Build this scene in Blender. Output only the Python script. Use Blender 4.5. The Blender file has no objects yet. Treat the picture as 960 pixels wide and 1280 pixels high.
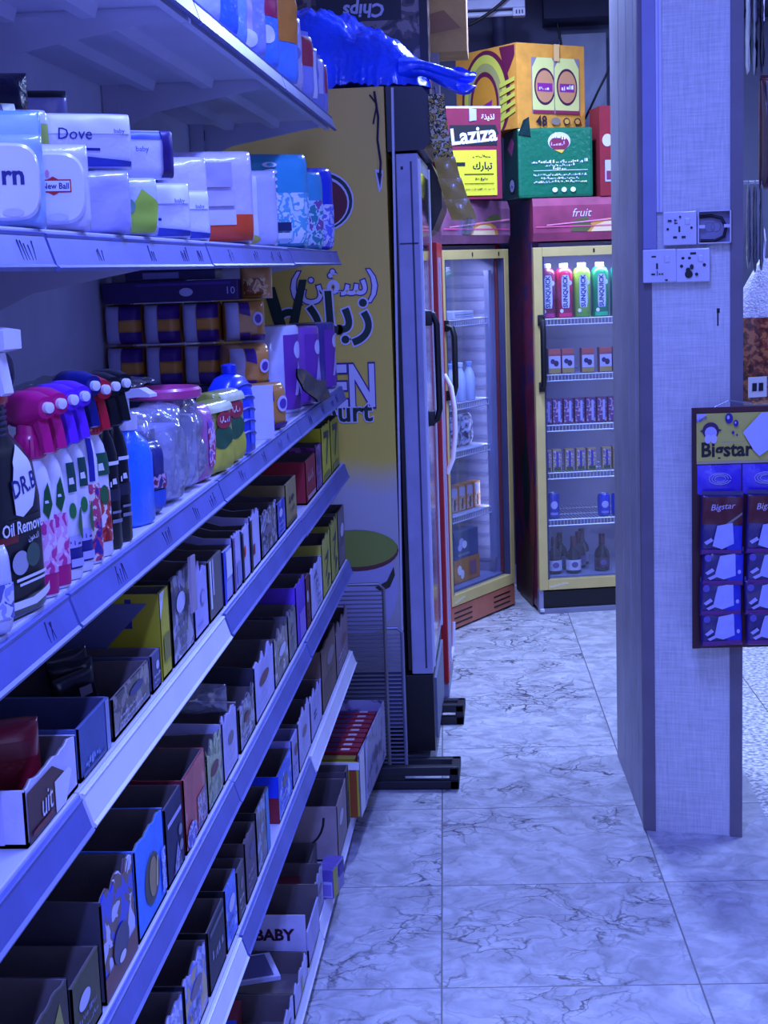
import bpy, bmesh, math, random
from mathutils import Vector, Matrix, noise
rnd = random.Random(7)
SC = bpy.context.scene
COL = SC.collection
R = math.radians

# ------------------------------------------------------------------ materials
def lin(c):
    if isinstance(c, str):
        c = c.lstrip('#'); c = [int(c[i:i+2], 16)/255 for i in (0, 2, 4)]
        return tuple(x/12.92 if x <= .04045 else ((x+.055)/1.055)**2.4 for x in c)
    return tuple(c)
_M = {}
def mat(color, rough=.55, metal=0., coat=0., bump=0., bscale=60., var=.10, vscale=9., spec=.5, sheen=0.):
    key = ('m', color, rough, metal, coat, bump, bscale, var, vscale)
    if key in _M: return _M[key]
    m = bpy.data.materials.new('surface'); m.use_nodes = True
    nt = m.node_tree; b = nt.nodes['Principled BSDF']; L = nt.links.new
    c = lin(color)
    tc = nt.nodes.new('ShaderNodeTexCoord')
    nz = nt.nodes.new('ShaderNodeTexNoise'); nz.inputs['Scale'].default_value = vscale; nz.inputs['Detail'].default_value = 4
    L(tc.outputs['Object'], nz.inputs['Vector'])
    mr = nt.nodes.new('ShaderNodeMapRange'); mr.inputs[1].default_value = .3; mr.inputs[2].default_value = .7
    mr.inputs[3].default_value = 1-var; mr.inputs[4].default_value = 1+var
    L(nz.outputs['Fac'], mr.inputs[0])
    mx = nt.nodes.new('ShaderNodeMix'); mx.data_type = 'RGBA'; mx.blend_type = 'MULTIPLY'; mx.inputs[0].default_value = 1
    mx.inputs[6].default_value = (*c, 1); L(mr.outputs[0], mx.inputs[7])
    L(mx.outputs[2], b.inputs['Base Color'])
    b.inputs['Roughness'].default_value = rough; b.inputs['Metallic'].default_value = metal
    b.inputs['Coat Weight'].default_value = coat; b.inputs['Coat Roughness'].default_value = .12
    b.inputs['Specular IOR Level'].default_value = spec
    if bump:
        n2 = nt.nodes.new('ShaderNodeTexNoise'); n2.inputs['Scale'].default_value = bscale; n2.inputs['Detail'].default_value = 3
        L(tc.outputs['Object'], n2.inputs['Vector'])
        bp = nt.nodes.new('ShaderNodeBump'); bp.inputs['Strength'].default_value = bump; bp.inputs['Distance'].default_value = .01
        L(n2.outputs['Fac'], bp.inputs['Height']); L(bp.outputs['Normal'], b.inputs['Normal'])
    _M[key] = m; return m
def film(color, **k):                       # shiny wrinkled packaging film
    return mat(color, rough=.28, coat=.5, bump=.25, bscale=45., **k)
def card(color, **k):                       # cardboard
    return mat(color, rough=.75, bump=.06, bscale=90., var=.14, vscale=16., **k)
def ink(color): return mat(color, rough=.45, var=.03)
def metal(color, rough=.35): return mat(color, rough=rough, metal=.85, var=.05)
def printed(c1, c2, c3, scale=18., rough=.4, det=2., stretch=(1, 1, 1), edges=(.44, .54)):      # busy printed artwork
    key = ('p', c1, c2, c3, scale, rough, stretch, edges)
    if key in _M: return _M[key]
    m = bpy.data.materials.new('printed_artwork'); m.use_nodes = True
    nt = m.node_tree; b = nt.nodes['Principled BSDF']; L = nt.links.new
    tc = nt.nodes.new('ShaderNodeTexCoord'); mp = nt.nodes.new('ShaderNodeMapping'); mp.inputs['Scale'].default_value = stretch
    nz = nt.nodes.new('ShaderNodeTexNoise'); nz.inputs['Scale'].default_value = scale; nz.inputs['Detail'].default_value = det; nz.inputs['Distortion'].default_value = .6
    L(tc.outputs['Object'], mp.inputs['Vector']); L(mp.outputs[0], nz.inputs['Vector'])
    cr = nt.nodes.new('ShaderNodeValToRGB'); cr.color_ramp.interpolation = 'CONSTANT'
    e = cr.color_ramp.elements; e[0].position = 0; e[0].color = (*lin(c1), 1); e[1].position = edges[0]; e[1].color = (*lin(c2), 1)
    x = e.new(edges[1]); x.color = (*lin(c3), 1)
    L(nz.outputs['Fac'], cr.inputs['Fac']); L(cr.outputs['Color'], b.inputs['Base Color'])
    b.inputs['Roughness'].default_value = rough; b.inputs['Coat Weight'].default_value = .25
    _M[key] = m; return m
def clear(name, tint=(.9, .93, 1), gloss=.12, milk=.06, rough=.05, bump=.0, fres=True, bscale=30., top=.55):      # glass, cling film: see-through with reflections
    key = ('c', name)
    if key in _M: return _M[key]
    m = bpy.data.materials.new(name); m.use_nodes = True
    nt = m.node_tree; L = nt.links.new; nt.nodes.clear()
    out = nt.nodes.new('ShaderNodeOutputMaterial'); tr = nt.nodes.new('ShaderNodeBsdfTransparent'); tr.inputs[0].default_value = (*tint, 1)
    gl = nt.nodes.new('ShaderNodeBsdfGlossy'); gl.inputs['Roughness'].default_value = rough
    df = nt.nodes.new('ShaderNodeBsdfDiffuse'); df.inputs[0].default_value = (.85, .87, .95, 1)
    m1 = nt.nodes.new('ShaderNodeMixShader'); m1.inputs[0].default_value = milk; L(tr.outputs[0], m1.inputs[1]); L(df.outputs[0], m1.inputs[2])
    m2 = nt.nodes.new('ShaderNodeMixShader'); lw = nt.nodes.new('ShaderNodeLayerWeight'); lw.inputs['Blend'].default_value = .25
    mr = nt.nodes.new('ShaderNodeMapRange'); mr.inputs[3].default_value = gloss; mr.inputs[4].default_value = min(1, gloss+top)
    L(lw.outputs['Fresnel'], mr.inputs[0]); L(mr.outputs[0], m2.inputs[0])
    L(m1.outputs[0], m2.inputs[1]); L(gl.outputs[0], m2.inputs[2]); L(m2.outputs[0], out.inputs[0])
    if bump:
        tc = nt.nodes.new('ShaderNodeTexCoord'); n2 = nt.nodes.new('ShaderNodeTexNoise'); n2.inputs['Scale'].default_value = bscale
        L(tc.outputs['Object'], n2.inputs['Vector']); bp = nt.nodes.new('ShaderNodeBump'); bp.inputs['Strength'].default_value = bump; bp.inputs['Distance'].default_value = .02
        L(n2.outputs['Fac'], bp.inputs['Height']); L(bp.outputs['Normal'], gl.inputs['Normal'])
    _M[key] = m; return m
def lamp(name, color, strength):
    m = bpy.data.materials.new(name); m.use_nodes = True; b = m.node_tree.nodes['Principled BSDF']
    b.inputs['Base Color'].default_value = (.9, .9, .9, 1)
    b.inputs['Emission Color'].default_value = (*color, 1); b.inputs['Emission Strength'].default_value = strength
    return m

# ------------------------------------------------------------------ text outlines (built-in font)
_T = {}; _B = {}
def glyphs(s, bold=0., shear=0.):
    key = (s, bold, shear)
    if key in _T: return _T[key]
    cu = bpy.data.curves.new('lettering', 'FONT'); cu.body = s; cu.align_x = 'CENTER'; cu.size = 1; cu.resolution_u = 2
    cu.offset = bold; cu.shear = shear
    ob = bpy.data.objects.new('lettering', cu); COL.objects.link(ob)
    dg = bpy.context.evaluated_depsgraph_get(); dg.update()
    me = bpy.data.meshes.new_from_object(ob.evaluated_get(dg))
    vs = [v.co.copy() for v in me.vertices]; fs = [tuple(p.vertices) for p in me.polygons]
    bpy.data.objects.remove(ob); bpy.data.curves.remove(cu); bpy.data.meshes.remove(me)
    if vs:
        if bold or shear: glyphs(s)
        lo = min(v.y for v in vs); hi = max(v.y for v in vs); a = min(v.x for v in vs); b = max(v.x for v in vs)
        if bold or shear: lo, hi, a, b = _B[s]
        else: _B[s] = (lo, hi, a, b)
        h = max(hi-lo, 1e-4)
        vs = [((v.x-(a+b)/2)/h, (v.y-(lo+hi)/2)/h) for v in vs]
        _T[key] = (vs, fs, (b-a)/h)
    else: _T[key] = ([], [], 0)
    return _T[key]

# ------------------------------------------------------------------ mesh builder
class MB:
    def __init__(s): s.v = []; s.f = []; s.m = []; s.mats = []
    def mi(s, m):
        if m not in s.mats: s.mats.append(m)
        return s.mats.index(m)
    def add(s, vs, fs, m):
        o = len(s.v); s.v += [Vector(v) for v in vs]; k = s.mi(m)
        for f in fs: s.f.append(tuple(o+i for i in f)); s.m.append(k)
        return s
    def box(s, lo, hi, m, bev=0.):
        if bev:
            bm = bmesh.new(); bmesh.ops.create_cube(bm, size=1)
            for v in bm.verts: v.co = Vector([(lo[i]+hi[i])/2+v.co[i]*(hi[i]-lo[i]) for i in range(3)])
            bmesh.ops.bevel(bm, geom=bm.edges[:], offset=bev, segments=2, profile=.6, affect='EDGES')
            bm.verts.index_update()
            s.add([v.co.copy() for v in bm.verts], [[v.index for v in f.verts] for f in bm.faces], m); bm.free(); return s
        x0, y0, z0 = lo; x1, y1, z1 = hi
        return s.add([(x0,y0,z0),(x1,y0,z0),(x1,y1,z0),(x0,y1,z0),(x0,y0,z1),(x1,y0,z1),(x1,y1,z1),(x0,y1,z1)],
                     [(0,3,2,1),(4,5,6,7),(0,1,5,4),(1,2,6,5),(2,3,7,6),(3,0,4,7)], m)
    def prism(s, poly, vec, m):
        n = len(poly); vec = Vector(vec); P = [Vector(p) for p in poly]
        nrm = sum((P[i].cross(P[(i+1) % n]) for i in range(n)), Vector())
        if nrm.dot(vec) > 0: P = P[::-1]
        vs = P+[p+vec for p in P]
        fs = [tuple(range(n)), tuple(range(2*n-1, n-1, -1))]+[(i, i+n, (i+1) % n+n, (i+1) % n) for i in range(n)]
        return s.add(vs, fs, m)
    def tube(s, pts, r, m, n=8, closed=False):
        pts = [Vector(p) for p in pts]; N = len(pts); rings = []; up = None
        for i, p in enumerate(pts):
            a = pts[(i-1) % N] if closed or i else p; b = pts[(i+1) % N] if closed or i < N-1 else p
            t = (b-a).normalized()
            if up is None: up = Vector((0, 0, 1)) if abs(t.z) < .9 else Vector((1, 0, 0))
            x = up.cross(t)
            if x.length < 1e-5: x = Vector((1, .3, 0)).cross(t)
            x.normalize(); y = t.cross(x); up = y
            rr = r[i] if isinstance(r, (list, tuple)) else r
            rings.append([p+(x*math.cos(k*2*math.pi/n)+y*math.sin(k*2*math.pi/n))*rr for k in range(n)])
        vs = [q for g in rings for q in g]; fs = []
        for i in range(N if closed else N-1):
            j = (i+1) % N
            for k in range(n): fs.append((i*n+k, i*n+(k+1) % n, j*n+(k+1) % n, j*n+k))
        if not closed: fs += [tuple(range(n-1, -1, -1)), tuple((N-1)*n+k for k in range(n))]
        return s.add(vs, fs, m)
    def lathe(s, prof, m, c=(0, 0, 0), n=24):
        c = Vector(c); vs = []; fs = []; K = len(prof)
        for r, z in prof:
            for k in range(n):
                a = 2*math.pi*k/n; vs.append(c+Vector((r*math.cos(a), r*math.sin(a), z)))
        for i in range(K-1):
            for k in range(n): fs.append((i*n+k, i*n+(k+1) % n, (i+1)*n+(k+1) % n, (i+1)*n+k))
        fs += [tuple(range(n-1, -1, -1)), tuple((K-1)*n+k for k in range(n))]
        return s.add(vs, fs, m)
    def loft(s, secs, m, n=32, caps=True):              # secs: (z, ax, ay, p[, cx, cy]) superellipse sections
        vs = []; fs = []
        for q in secs:
            z, ax, ay, p = q[:4]; cx, cy = (q[4], q[5]) if len(q) > 4 else (0, 0)
            for k in range(n):
                a = 2*math.pi*k/n; ca, sa = math.cos(a), math.sin(a)
                vs.append((cx+ax*math.copysign(abs(ca)**(2/p), ca), cy+ay*math.copysign(abs(sa)**(2/p), sa), z))
        K = len(secs)
        for i in range(K-1):
            for k in range(n): fs.append((i*n+k, i*n+(k+1) % n, (i+1)*n+(k+1) % n, (i+1)*n+k))
        if caps: fs += [tuple(range(n-1, -1, -1)), tuple((K-1)*n+k for k in range(n))]
        return s.add(vs, fs, m)
    def grid(s, F, nu, nv, m, flip=False):
        vs = [F(i/nu, j/nv) for j in range(nv+1) for i in range(nu+1)]; fs = []
        for j in range(nv):
            for i in range(nu):
                a = j*(nu+1)+i; f = (a, a+1, a+nu+2, a+nu+1); fs.append(f[::-1] if flip else f)
        return s.add(vs, fs, m)
    def deco(s, F, w, h, items, sub=1, lift=.0006):     # artwork laid on a face; F(u, v, lift) in metres
        for k, it in enumerate(items):
            l = lift*(k+1); t = it[0]
            if t == 'r':
                _, a, b, c, d, m = it
                s.grid(lambda u, v: F((a+(c-a)*u)*w, (b+(d-b)*v)*h, l), max(1, int(round(sub*(c-a)+.49))), max(1, int(round(sub*(d-b)+.49))), m)
            elif t == 'e':
                _, cu, cv, ru, rv, m = it; n = 28; rings = (1,) if sub == 1 else (1, .85, .7, .5, .25)
                vs = [F(cu*w, cv*h, l)]
                for q in rings: vs += [F((cu+ru*q*math.cos(2*math.pi*i/n))*w, (cv+rv*q*math.sin(2*math.pi*i/n))*h, l) for i in range(n)]
                fs = []
                for j in range(len(rings)-1): fs += [(1+j*n+i, 1+j*n+(i+1) % n, 1+(j+1)*n+(i+1) % n, 1+(j+1)*n+i) for i in range(n)]
                j = len(rings)-1; fs += [(0, 1+j*n+i, 1+j*n+(i+1) % n) for i in range(n)]
                s.add(vs, fs, m)
            elif t == 'z':                                # a line of small illegible print
                _, a, cv, b, hh, m = it; r_ = random.Random(int(a*1e4+cv*1e5)); q = hh*h/w; x = a
                while x < b-q*.4:
                    wd = q*r_.choice((.18, .5, .25, .6)); hv = hh*r_.choice((.9, .5, .6, .3)); o_ = r_.choice((0, 0, .25))*hh; k_ = r_.random()
                    P = [(x, cv-hh/2+o_), (x+wd, cv-hh/2+o_), (x+wd*(1-.3*k_), cv-hh/2+o_+hv), (x, cv-hh/2+o_+hv*(.7+.3*k_))]
                    s.add([F(u*w, v*h, l) for u, v in P], [(0, 1, 2, 3)], m); x += wd+q*r_.choice((.15, .2, .45))
            elif t == 'p':
                _, pts, m = it
                if sub == 1: s.add([F(u*w, v*h, l) for u, v in pts], [tuple(range(len(pts)))], m)
                else:                                     # follow a curved face: split edges, then rings towards the middle
                    E = []
                    for (a, b), (c, d) in zip(pts, pts[1:]+pts[:1]): E += [(a+(c-a)*i/5, b+(d-b)*i/5) for i in range(5)]
                    cu, cv = sum(p[0] for p in E)/len(E), sum(p[1] for p in E)/len(E); n = len(E); K = 6
                    vs = [F(cu*w, cv*h, l)]+[F((cu+(a-cu)*q/K)*w, (cv+(b-cv)*q/K)*h, l) for q in range(1, K+1) for a, b in E]
                    fs = [(0, 1+i, 1+(i+1) % n) for i in range(n)]+[(1+q*n+i, 1+(q+1)*n+i, 1+(q+1)*n+(i+1) % n, 1+q*n+(i+1) % n) for q in range(K-1) for i in range(n)]
                    s.add(vs, fs, m)
            elif t == 't':
                _, txt, cu, cv, sz, m = it[:6]; o = it[6] if len(it) > 6 else {}
                vs, fs, tw = glyphs(txt, o.get('bold', 0), o.get('shear', 0))
                if not vs: continue
                hh = sz*h; kx = 1.
                if 'maxw' in o and tw*hh > o['maxw']*w: kx = o['maxw']*w/(tw*hh)
                if 'fit' in o: kx = o['fit']*w/(tw*hh)
                ang = R(o.get('rot', 0)); ca, sa = math.cos(ang), math.sin(ang)
                P = []
                for x, y in vs:
                    x *= hh*kx; y *= hh
                    P.append(F(cu*w+x*ca-y*sa, cv*h+x*sa+y*ca, l))
                s.add(P, fs, m)
        return s
    def build(s, name, parent=None, loc=None, rz=0., smooth=None, rx=0., ry=0.):
        me = bpy.data.meshes.new(name); me.from_pydata([tuple(v) for v in s.v], [], s.f)
        for m in s.mats: me.materials.append(m)
        me.polygons.foreach_set('material_index', s.m); me.update()
        if smooth:
            me.polygons.foreach_set('use_smooth', [True]*len(me.polygons)); me.set_sharp_from_angle(angle=R(smooth))
        ob = bpy.data.objects.new(name, me); COL.objects.link(ob)
        if parent: ob.parent = parent
        if loc: ob.location = loc
        ob.rotation_euler = (rx, ry, rz)
        return ob
def flat(o, U, V, N):                      # flat face mapping
    o, U, V, N = map(Vector, (o, U, V, N))
    return lambda u, v, l=0: o+U*u+V*v+N*l
def tag(o, label=None, cat=None, group=None, kind=None):
    if label: o['label'] = label
    if cat: o['category'] = cat
    if group: o['group'] = group
    if kind: o['kind'] = kind
    return o
def thing(name, label, cat, loc, rz=0., group=None, rx=0., ry=0.):
    o = bpy.data.objects.new(name, None); COL.objects.link(o); o.empty_display_size = .05
    o.location = loc; o.rotation_euler = (rx, ry, rz)
    return tag(o, label, cat, group)
def clone(o, loc, rz=None, label=None, group=None):
    c = o.copy(); COL.objects.link(c); c.location = loc
    if rz is not None: c.rotation_euler = (o.rotation_euler[0], o.rotation_euler[1], rz)
    if label: c['label'] = label
    if group: c['group'] = group
    for ch in list(o.children):
        d = ch.copy(); COL.objects.link(d); d.parent = c
        for g in list(ch.children):
            e = g.copy(); COL.objects.link(e); e.parent = d
    return c
def struct(name, mb, **k): return tag(mb.build(name, **k), kind='structure')

# ------------------------------------------------------------------ palette
WHITE = '#e8e8ee'; OFF = '#cfcfd8'; BLACK = '#0b0b10'; DARK = '#1a1a22'
C_in = card('#6a605e'); K_brown = card('#7d6455'); K_grey = card('#8d8790')
wht = ink(WHITE); blk = ink(BLACK); navy = ink('#1b2170'); yel = ink('#f2e21a'); red = ink('#c4121c'); purp = ink('#5a1b8a'); grn = ink('#0c7a4a')
blu = ink('#1c3fd6'); sky = ink('#3f9be8'); org = ink('#f08a1a'); pink = ink('#e0328a'); tan = ink('#c9a05a'); gry = ink('#8a8a96'); lav = ink('#b9b5e6'); mar = ink('#5e0f22'); dgreen = ink('#0b3b2a')
import unicodedata
_F = {}
for _c in list(range(0xFB50, 0xFDC0))+list(range(0xFE70, 0xFEFD)):
    _d = unicodedata.decomposition(chr(_c)).split()
    if len(_d) == 2 and _d[0] in ('<isolated>', '<final>', '<initial>', '<medial>'): _F.setdefault(chr(int(_d[1], 16)), {})[_d[0][1:-1]] = chr(_c)
def AR(s):                                  # joined Arabic letter forms in drawing order
    out = []
    for i, ch in enumerate(s):
        f = _F.get(ch)
        if not f: out.append({'(': ')', ')': '('}.get(ch, ch)); continue
        p = _F.get(s[i-1], {}) if i else {}; n = _F.get(s[i+1], {}) if i < len(s)-1 else {}
        a = 'initial' in p; b = 'initial' in f and ('final' in n)
        out.append(f.get('medial' if a and b else 'final' if a else 'initial' if b else 'isolated', ch))
    return ''.join(out[::-1])
# ------------------------------------------------------------------ camera
def cam():
    yaw, pitch, roll = -.0821, .1576, -.0351
    cy, sy = math.cos(yaw), math.sin(yaw); cp, sp = math.cos(pitch), math.sin(pitch); cr, sr = math.cos(roll), math.sin(roll)
    f = Vector((sy*cp, cy*cp, -sp)); r = Vector((cy, -sy, 0)); u = r.cross(f)
    r2 = r*cr+u*sr; u2 = r*-sr+u*cr
    c = bpy.data.cameras.new('camera'); o = bpy.data.objects.new('camera', c); COL.objects.link(o)
    o.matrix_world = Matrix(((r2.x, u2.x, -f.x, .47), (r2.y, u2.y, -f.y, 0), (r2.z, u2.z, -f.z, 1.65), (0, 0, 0, 1)))
    c.sensor_fit = 'HORIZONTAL'; c.sensor_width = 36; c.lens = 1923/960*36; c.clip_start = .05
    SC.camera = o
cam()
vs = SC.view_settings; vs.view_transform = 'Standard'; vs.look = 'None'; vs.gamma = 1; vs.use_curve_mapping = False; vs.exposure = 0.38
SC.cycles.use_denoising = True
SC.cycles.max_bounces = 6; SC.cycles.transparent_max_bounces = 16
w = bpy.data.worlds.new('shop_air'); SC.world = w; w.use_nodes = True
w.node_tree.nodes['Background'].inputs[0].default_value = (.24, .28, .80, 1); w.node_tree.nodes['Background'].inputs[1].default_value = 1.3

def area(name, loc, sx, sy, power, color, rot=(0, 0, 0)):
    l = bpy.data.lights.new(name, 'AREA'); l.shape = 'RECTANGLE'; l.size = sx; l.size_y = sy; l.energy = power; l.color = color
    o = bpy.data.objects.new(name, l); COL.objects.link(o); o.location = loc; o.rotation_euler = rot; return o
BL = (.152, .213, 1.0); BW = (.33, .46, 1.0)
# ceiling tube lights: a fitting with the lamp under it
def tube_light(loc, length, power, color, label, along_y=True):
    t = thing('ceiling_light', label, 'light', loc)
    h = MB(); d = (.04, length/2) if along_y else (length/2, .04)
    h.box((-d[0], -d[1], 0), (d[0], d[1], .05), mat('#d8d8e0', .4), .006); h.build('housing', t)
    tb = MB(); P = [(0, -length/2+.03, -.02), (0, length/2-.03, -.02)] if along_y else [(-length/2+.03, 0, -.02), (length/2-.03, 0, -.02)]
    tb.tube(P, .014, lamp('tube_glow', color, 6.), 10); tb.build('tube', t, smooth=40)
    area('tube_lamp', (loc[0], loc[1], loc[2]-.05), .08 if along_y else length, length if along_y else .08, power, color)
    return t
tube_light((.62, -.5, 3.05), 1.2, 95, BL, 'long ceiling tube light over the near end of the aisle')
tube_light((.50, 2.2, 3.05), 1.2, 52, BL, 'long ceiling tube light over the middle of the aisle')
tube_light((.52, 6.1, 3.05), 1.2, 84, BW, 'long ceiling tube light over the fridges at the far end')
tube_light((2.2, 5.4, 3.05), 1.2, 75, BW, 'long ceiling tube light over the room behind the panelled pillar')

# ------------------------------------------------------------------ the room
def floor_mat():
    m = bpy.data.materials.new('marble_tile'); m.use_nodes = True; nt = m.node_tree; L = nt.links.new; N = nt.nodes.new
    b = nt.nodes['Principled BSDF']
    tc = N('ShaderNodeTexCoord')
    mp = N('ShaderNodeMapping'); mp.vector_type = 'TEXTURE'; mp.inputs['Location'].default_value = (.245, 4.5245, 0); mp.inputs['Rotation'].default_value = (0, 0, .0384)
    L(tc.outputs['Object'], mp.inputs['Vector'])
    sp = N('ShaderNodeSeparateXYZ'); L(mp.outputs[0], sp.inputs[0])
    def math_(op, a, b_=None, c=None):
        n = N('ShaderNodeMath'); n.operation = op
        for i, x in enumerate((a, b_, c)):
            if x is None: continue
            if isinstance(x, (int, float)): n.inputs[i].default_value = x
            else: L(x, n.inputs[i])
        return n.outputs[0]
    W = .594
    gx = math_('PINGPONG', sp.outputs[0], W/2); gy = math_('PINGPONG', sp.outputs[1], W/2)
    # distance from a joint: pingpong is zero at multiples of W
    g = math_('MINIMUM', gx, gy)
    grout = math_('LESS_THAN', g, .0022)
    ix = math_('FLOOR', math_('DIVIDE', sp.outputs[0], W)); iy = math_('FLOOR', math_('DIVIDE', sp.outputs[1], W))
    rv = N('ShaderNodeCombineXYZ'); L(math_('MULTIPLY', ix, 3.7), rv.inputs[0]); L(math_('MULTIPLY', iy, 5.3), rv.inputs[1]); L(math_('MULTIPLY', math_('ADD', ix, iy), 2.1), rv.inputs[2])
    va = N('ShaderNodeVectorMath'); va.operation = 'ADD'; L(mp.outputs[0], va.inputs[0]); L(rv.outputs[0], va.inputs[1])
    # warp
    n1 = N('ShaderNodeTexNoise'); n1.inputs['Scale'].default_value = 5; n1.inputs['Detail'].default_value = 5; L(va.outputs[0], n1.inputs['Vector'])
    wv = N('ShaderNodeVectorMath'); wv.operation = 'SCALE'; wv.inputs[3].default_value = .32; L(n1.outputs['Color'], wv.inputs[0])
    vb = N('ShaderNodeVectorMath'); vb.operation = 'ADD'; L(va.outputs[0], vb.inputs[0]); L(wv.outputs[0], vb.inputs[1])
    def cracks(scale, width, stretch):
        q = N('ShaderNodeMapping'); q.inputs['Scale'].default_value = stretch; q.inputs['Rotation'].default_value = (0, 0, .5); L(vb.outputs[0], q.inputs['Vector'])
        v = N('ShaderNodeTexVoronoi'); v.feature = 'DISTANCE_TO_EDGE'; v.inputs['Scale'].default_value = scale; L(q.outputs[0], v.inputs['Vector'])
        r = N('ShaderNodeMapRange'); r.inputs[1].default_value = 0; r.inputs[2].default_value = width; r.inputs[3].default_value = 1; r.inputs[4].default_value = 0; L(v.outputs['Distance'], r.inputs[0])
        return r.outputs[0]
    c1 = cracks(6.2, .040, (1, 1.5, 1)); c2 = cracks(13, .06, (1, 1.8, 1))
    n2 = N('ShaderNodeTexNoise'); n2.inputs['Scale'].default_value = 4.5; n2.inputs['Detail'].default_value = 3; L(va.outputs[0], n2.inputs['Vector'])
    msk = N('ShaderNodeMapRange'); msk.inputs[1].default_value = .45; msk.inputs[2].default_value = .62; L(n2.outputs['Fac'], msk.inputs[0])
    n3 = N('ShaderNodeTexNoise'); n3.inputs['Scale'].default_value = 14; n3.inputs['Detail'].default_value = 6; L(vb.outputs[0], n3.inputs['Vector'])
    ve = math_('ADD', math_('MULTIPLY', c1, math_('MULTIPLY_ADD', msk.outputs[0], .75, .24)), math_('MULTIPLY', math_('MULTIPLY', c2, msk.outputs[0]), .68))
    # right of the second joint the tiles are plainer; past the pillar the floor is a coarse speckle
    plain = math_('GREATER_THAN', sp.outputs[0], W)
    ve = math_('MULTIPLY', ve, math_('MULTIPLY_ADD', plain, -.72, 1))
    cr = N('ShaderNodeValToRGB'); e = cr.color_ramp.elements; e[0].position = .3; e[0].color = (.33, .33, .36, 1); e[1].position = .68; e[1].color = (.62, .62, .64, 1)
    L(n3.outputs['Fac'], cr.inputs['Fac'])
    mx = N('ShaderNodeMix'); mx.data_type = 'RGBA'; L(ve, mx.inputs[0]); L(cr.outputs[0], mx.inputs[6]); mx.inputs[7].default_value = (.07, .065, .085, 1)
    # speckled floor of the room on the right
    so = N('ShaderNodeSeparateXYZ'); L(tc.outputs['Object'], so.inputs[0])
    side = math_('GREATER_THAN', so.outputs[0], 1.21)
    n4 = N('ShaderNodeTexNoise'); n4.inputs['Scale'].default_value = 62; n4.inputs['Detail'].default_value = 3; L(tc.outputs['Object'], n4.inputs['Vector'])
    c4 = N('ShaderNodeValToRGB'); e = c4.color_ramp.elements; e[0].position = .38; e[0].color = (.28, .27, .30, 1); e[1].position = .62; e[1].color = (.92, .90, .90, 1); L(n4.outputs['Fac'], c4.inputs['Fac'])
    m3 = N('ShaderNodeMix'); m3.data_type = 'RGBA'; L(side, m3.inputs[0]); L(mx.outputs[2], m3.inputs[6]); L(c4.outputs[0], m3.inputs[7])
    m2 = N('ShaderNodeMix'); m2.data_type = 'RGBA'; L(grout, m2.inputs[0]); L(m3.outputs[2], m2.inputs[6]); m2.inputs[7].default_value = (.16, .155, .17, 1)
    L(m2.outputs[2], b.inputs['Base Color']); b.inputs['Roughness'].default_value = .36
    bp = N('ShaderNodeBump'); bp.inputs['Strength'].default_value = .12; bp.inputs['Distance'].default_value = .004; L(math_('SUBTRACT', n3.outputs['Fac'], ve), bp.inputs['Height']); L(bp.outputs[0], b.inputs['Normal'])
    return m
struct('floor', MB().box((-1.0, -2, -.08), (4.2, 8.4, 0), floor_mat()))
wallm = mat('#6f7088', .8, bump=.05, var=.12, vscale=2.)
struct('ceiling', MB().box((-1.0, -2, 3.1), (4.2, 8.4, 3.2), mat('#c8c8d0', .8)))
struct('wall_left', MB().box((-1.1, -2, 0), (-1.0, 8.4, 3.1), wallm))
struct('wall_right', MB().box((4.2, -2, 0), (4.3, 8.4, 3.1), wallm))
struct('wall_back', MB().box((-1.1, 8.4, 0), (4.3, 8.5, 3.1), mat('#62647c', .8, bump=.05, var=.15, vscale=2.)))
struct('pilaster', MB().box((.78, 8.25, 0), (1.02, 8.4, 2.80), mat('#9a9cb0', .8, var=.1)))
struct('beam', MB().box((.70, 8.1, 2.86), (1.9, 8.4, 3.1), mat('#33344c', .8)))
# pillar clad in woven-look panels
def weave():
    m = bpy.data.materials.new('woven_panel'); m.use_nodes = True; nt = m.node_tree; L = nt.links.new; N = nt.nodes.new; b = nt.nodes['Principled BSDF']
    tc = N('ShaderNodeTexCoord'); outs = []
    for st in ((14, 14, 260), (260, 260, 14)):
        mp = N('ShaderNodeMapping'); mp.inputs['Scale'].default_value = st; L(tc.outputs['Object'], mp.inputs[0])
        n = N('ShaderNodeTexNoise'); n.inputs['Scale'].default_value = 1; n.inputs['Detail'].default_value = 4; L(mp.outputs[0], n.inputs['Vector']); outs.append(n.outputs['Fac'])
    a = N('ShaderNodeMath'); L(outs[0], a.inputs[0]); L(outs[1], a.inputs[1])
    big = N('ShaderNodeTexNoise'); big.inputs['Scale'].default_value = 3; L(tc.outputs['Object'], big.inputs['Vector'])
    a2 = N('ShaderNodeMath'); a2.operation = 'MULTIPLY_ADD'; a2.inputs[1].default_value = .35; L(big.outputs['Fac'], a2.inputs[0]); L(a.outputs[0], a2.inputs[2])
    cr = N('ShaderNodeValToRGB'); e = cr.color_ramp.elements; e[0].position = .48; e[0].color = (.50, .50, .51, 1); e[1].position = 1.; e[1].color = (.80, .80, .79, 1)
    sc = N('ShaderNodeMath'); sc.operation = 'MULTIPLY'; sc.inputs[1].default_value = .66; L(a2.outputs[0], sc.inputs[0]); L(sc.outputs[0], cr.inputs[0]); L(cr.outputs[0], b.inputs['Base Color'])
    b.inputs['Roughness'].default_value = .6
    bp = N('ShaderNodeBump'); bp.inputs['Strength'].default_value = .3; bp.inputs['Distance'].default_value = .002; L(a.outputs[0], bp.inputs['Height']); L(bp.outputs[0], b.inputs['Normal'])
    return m
trimm = mat('#746d78', .5, var=.1); sidem = mat('#b5b3c0', .55, bump=.05, bscale=30., var=.14, vscale=5.)
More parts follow.
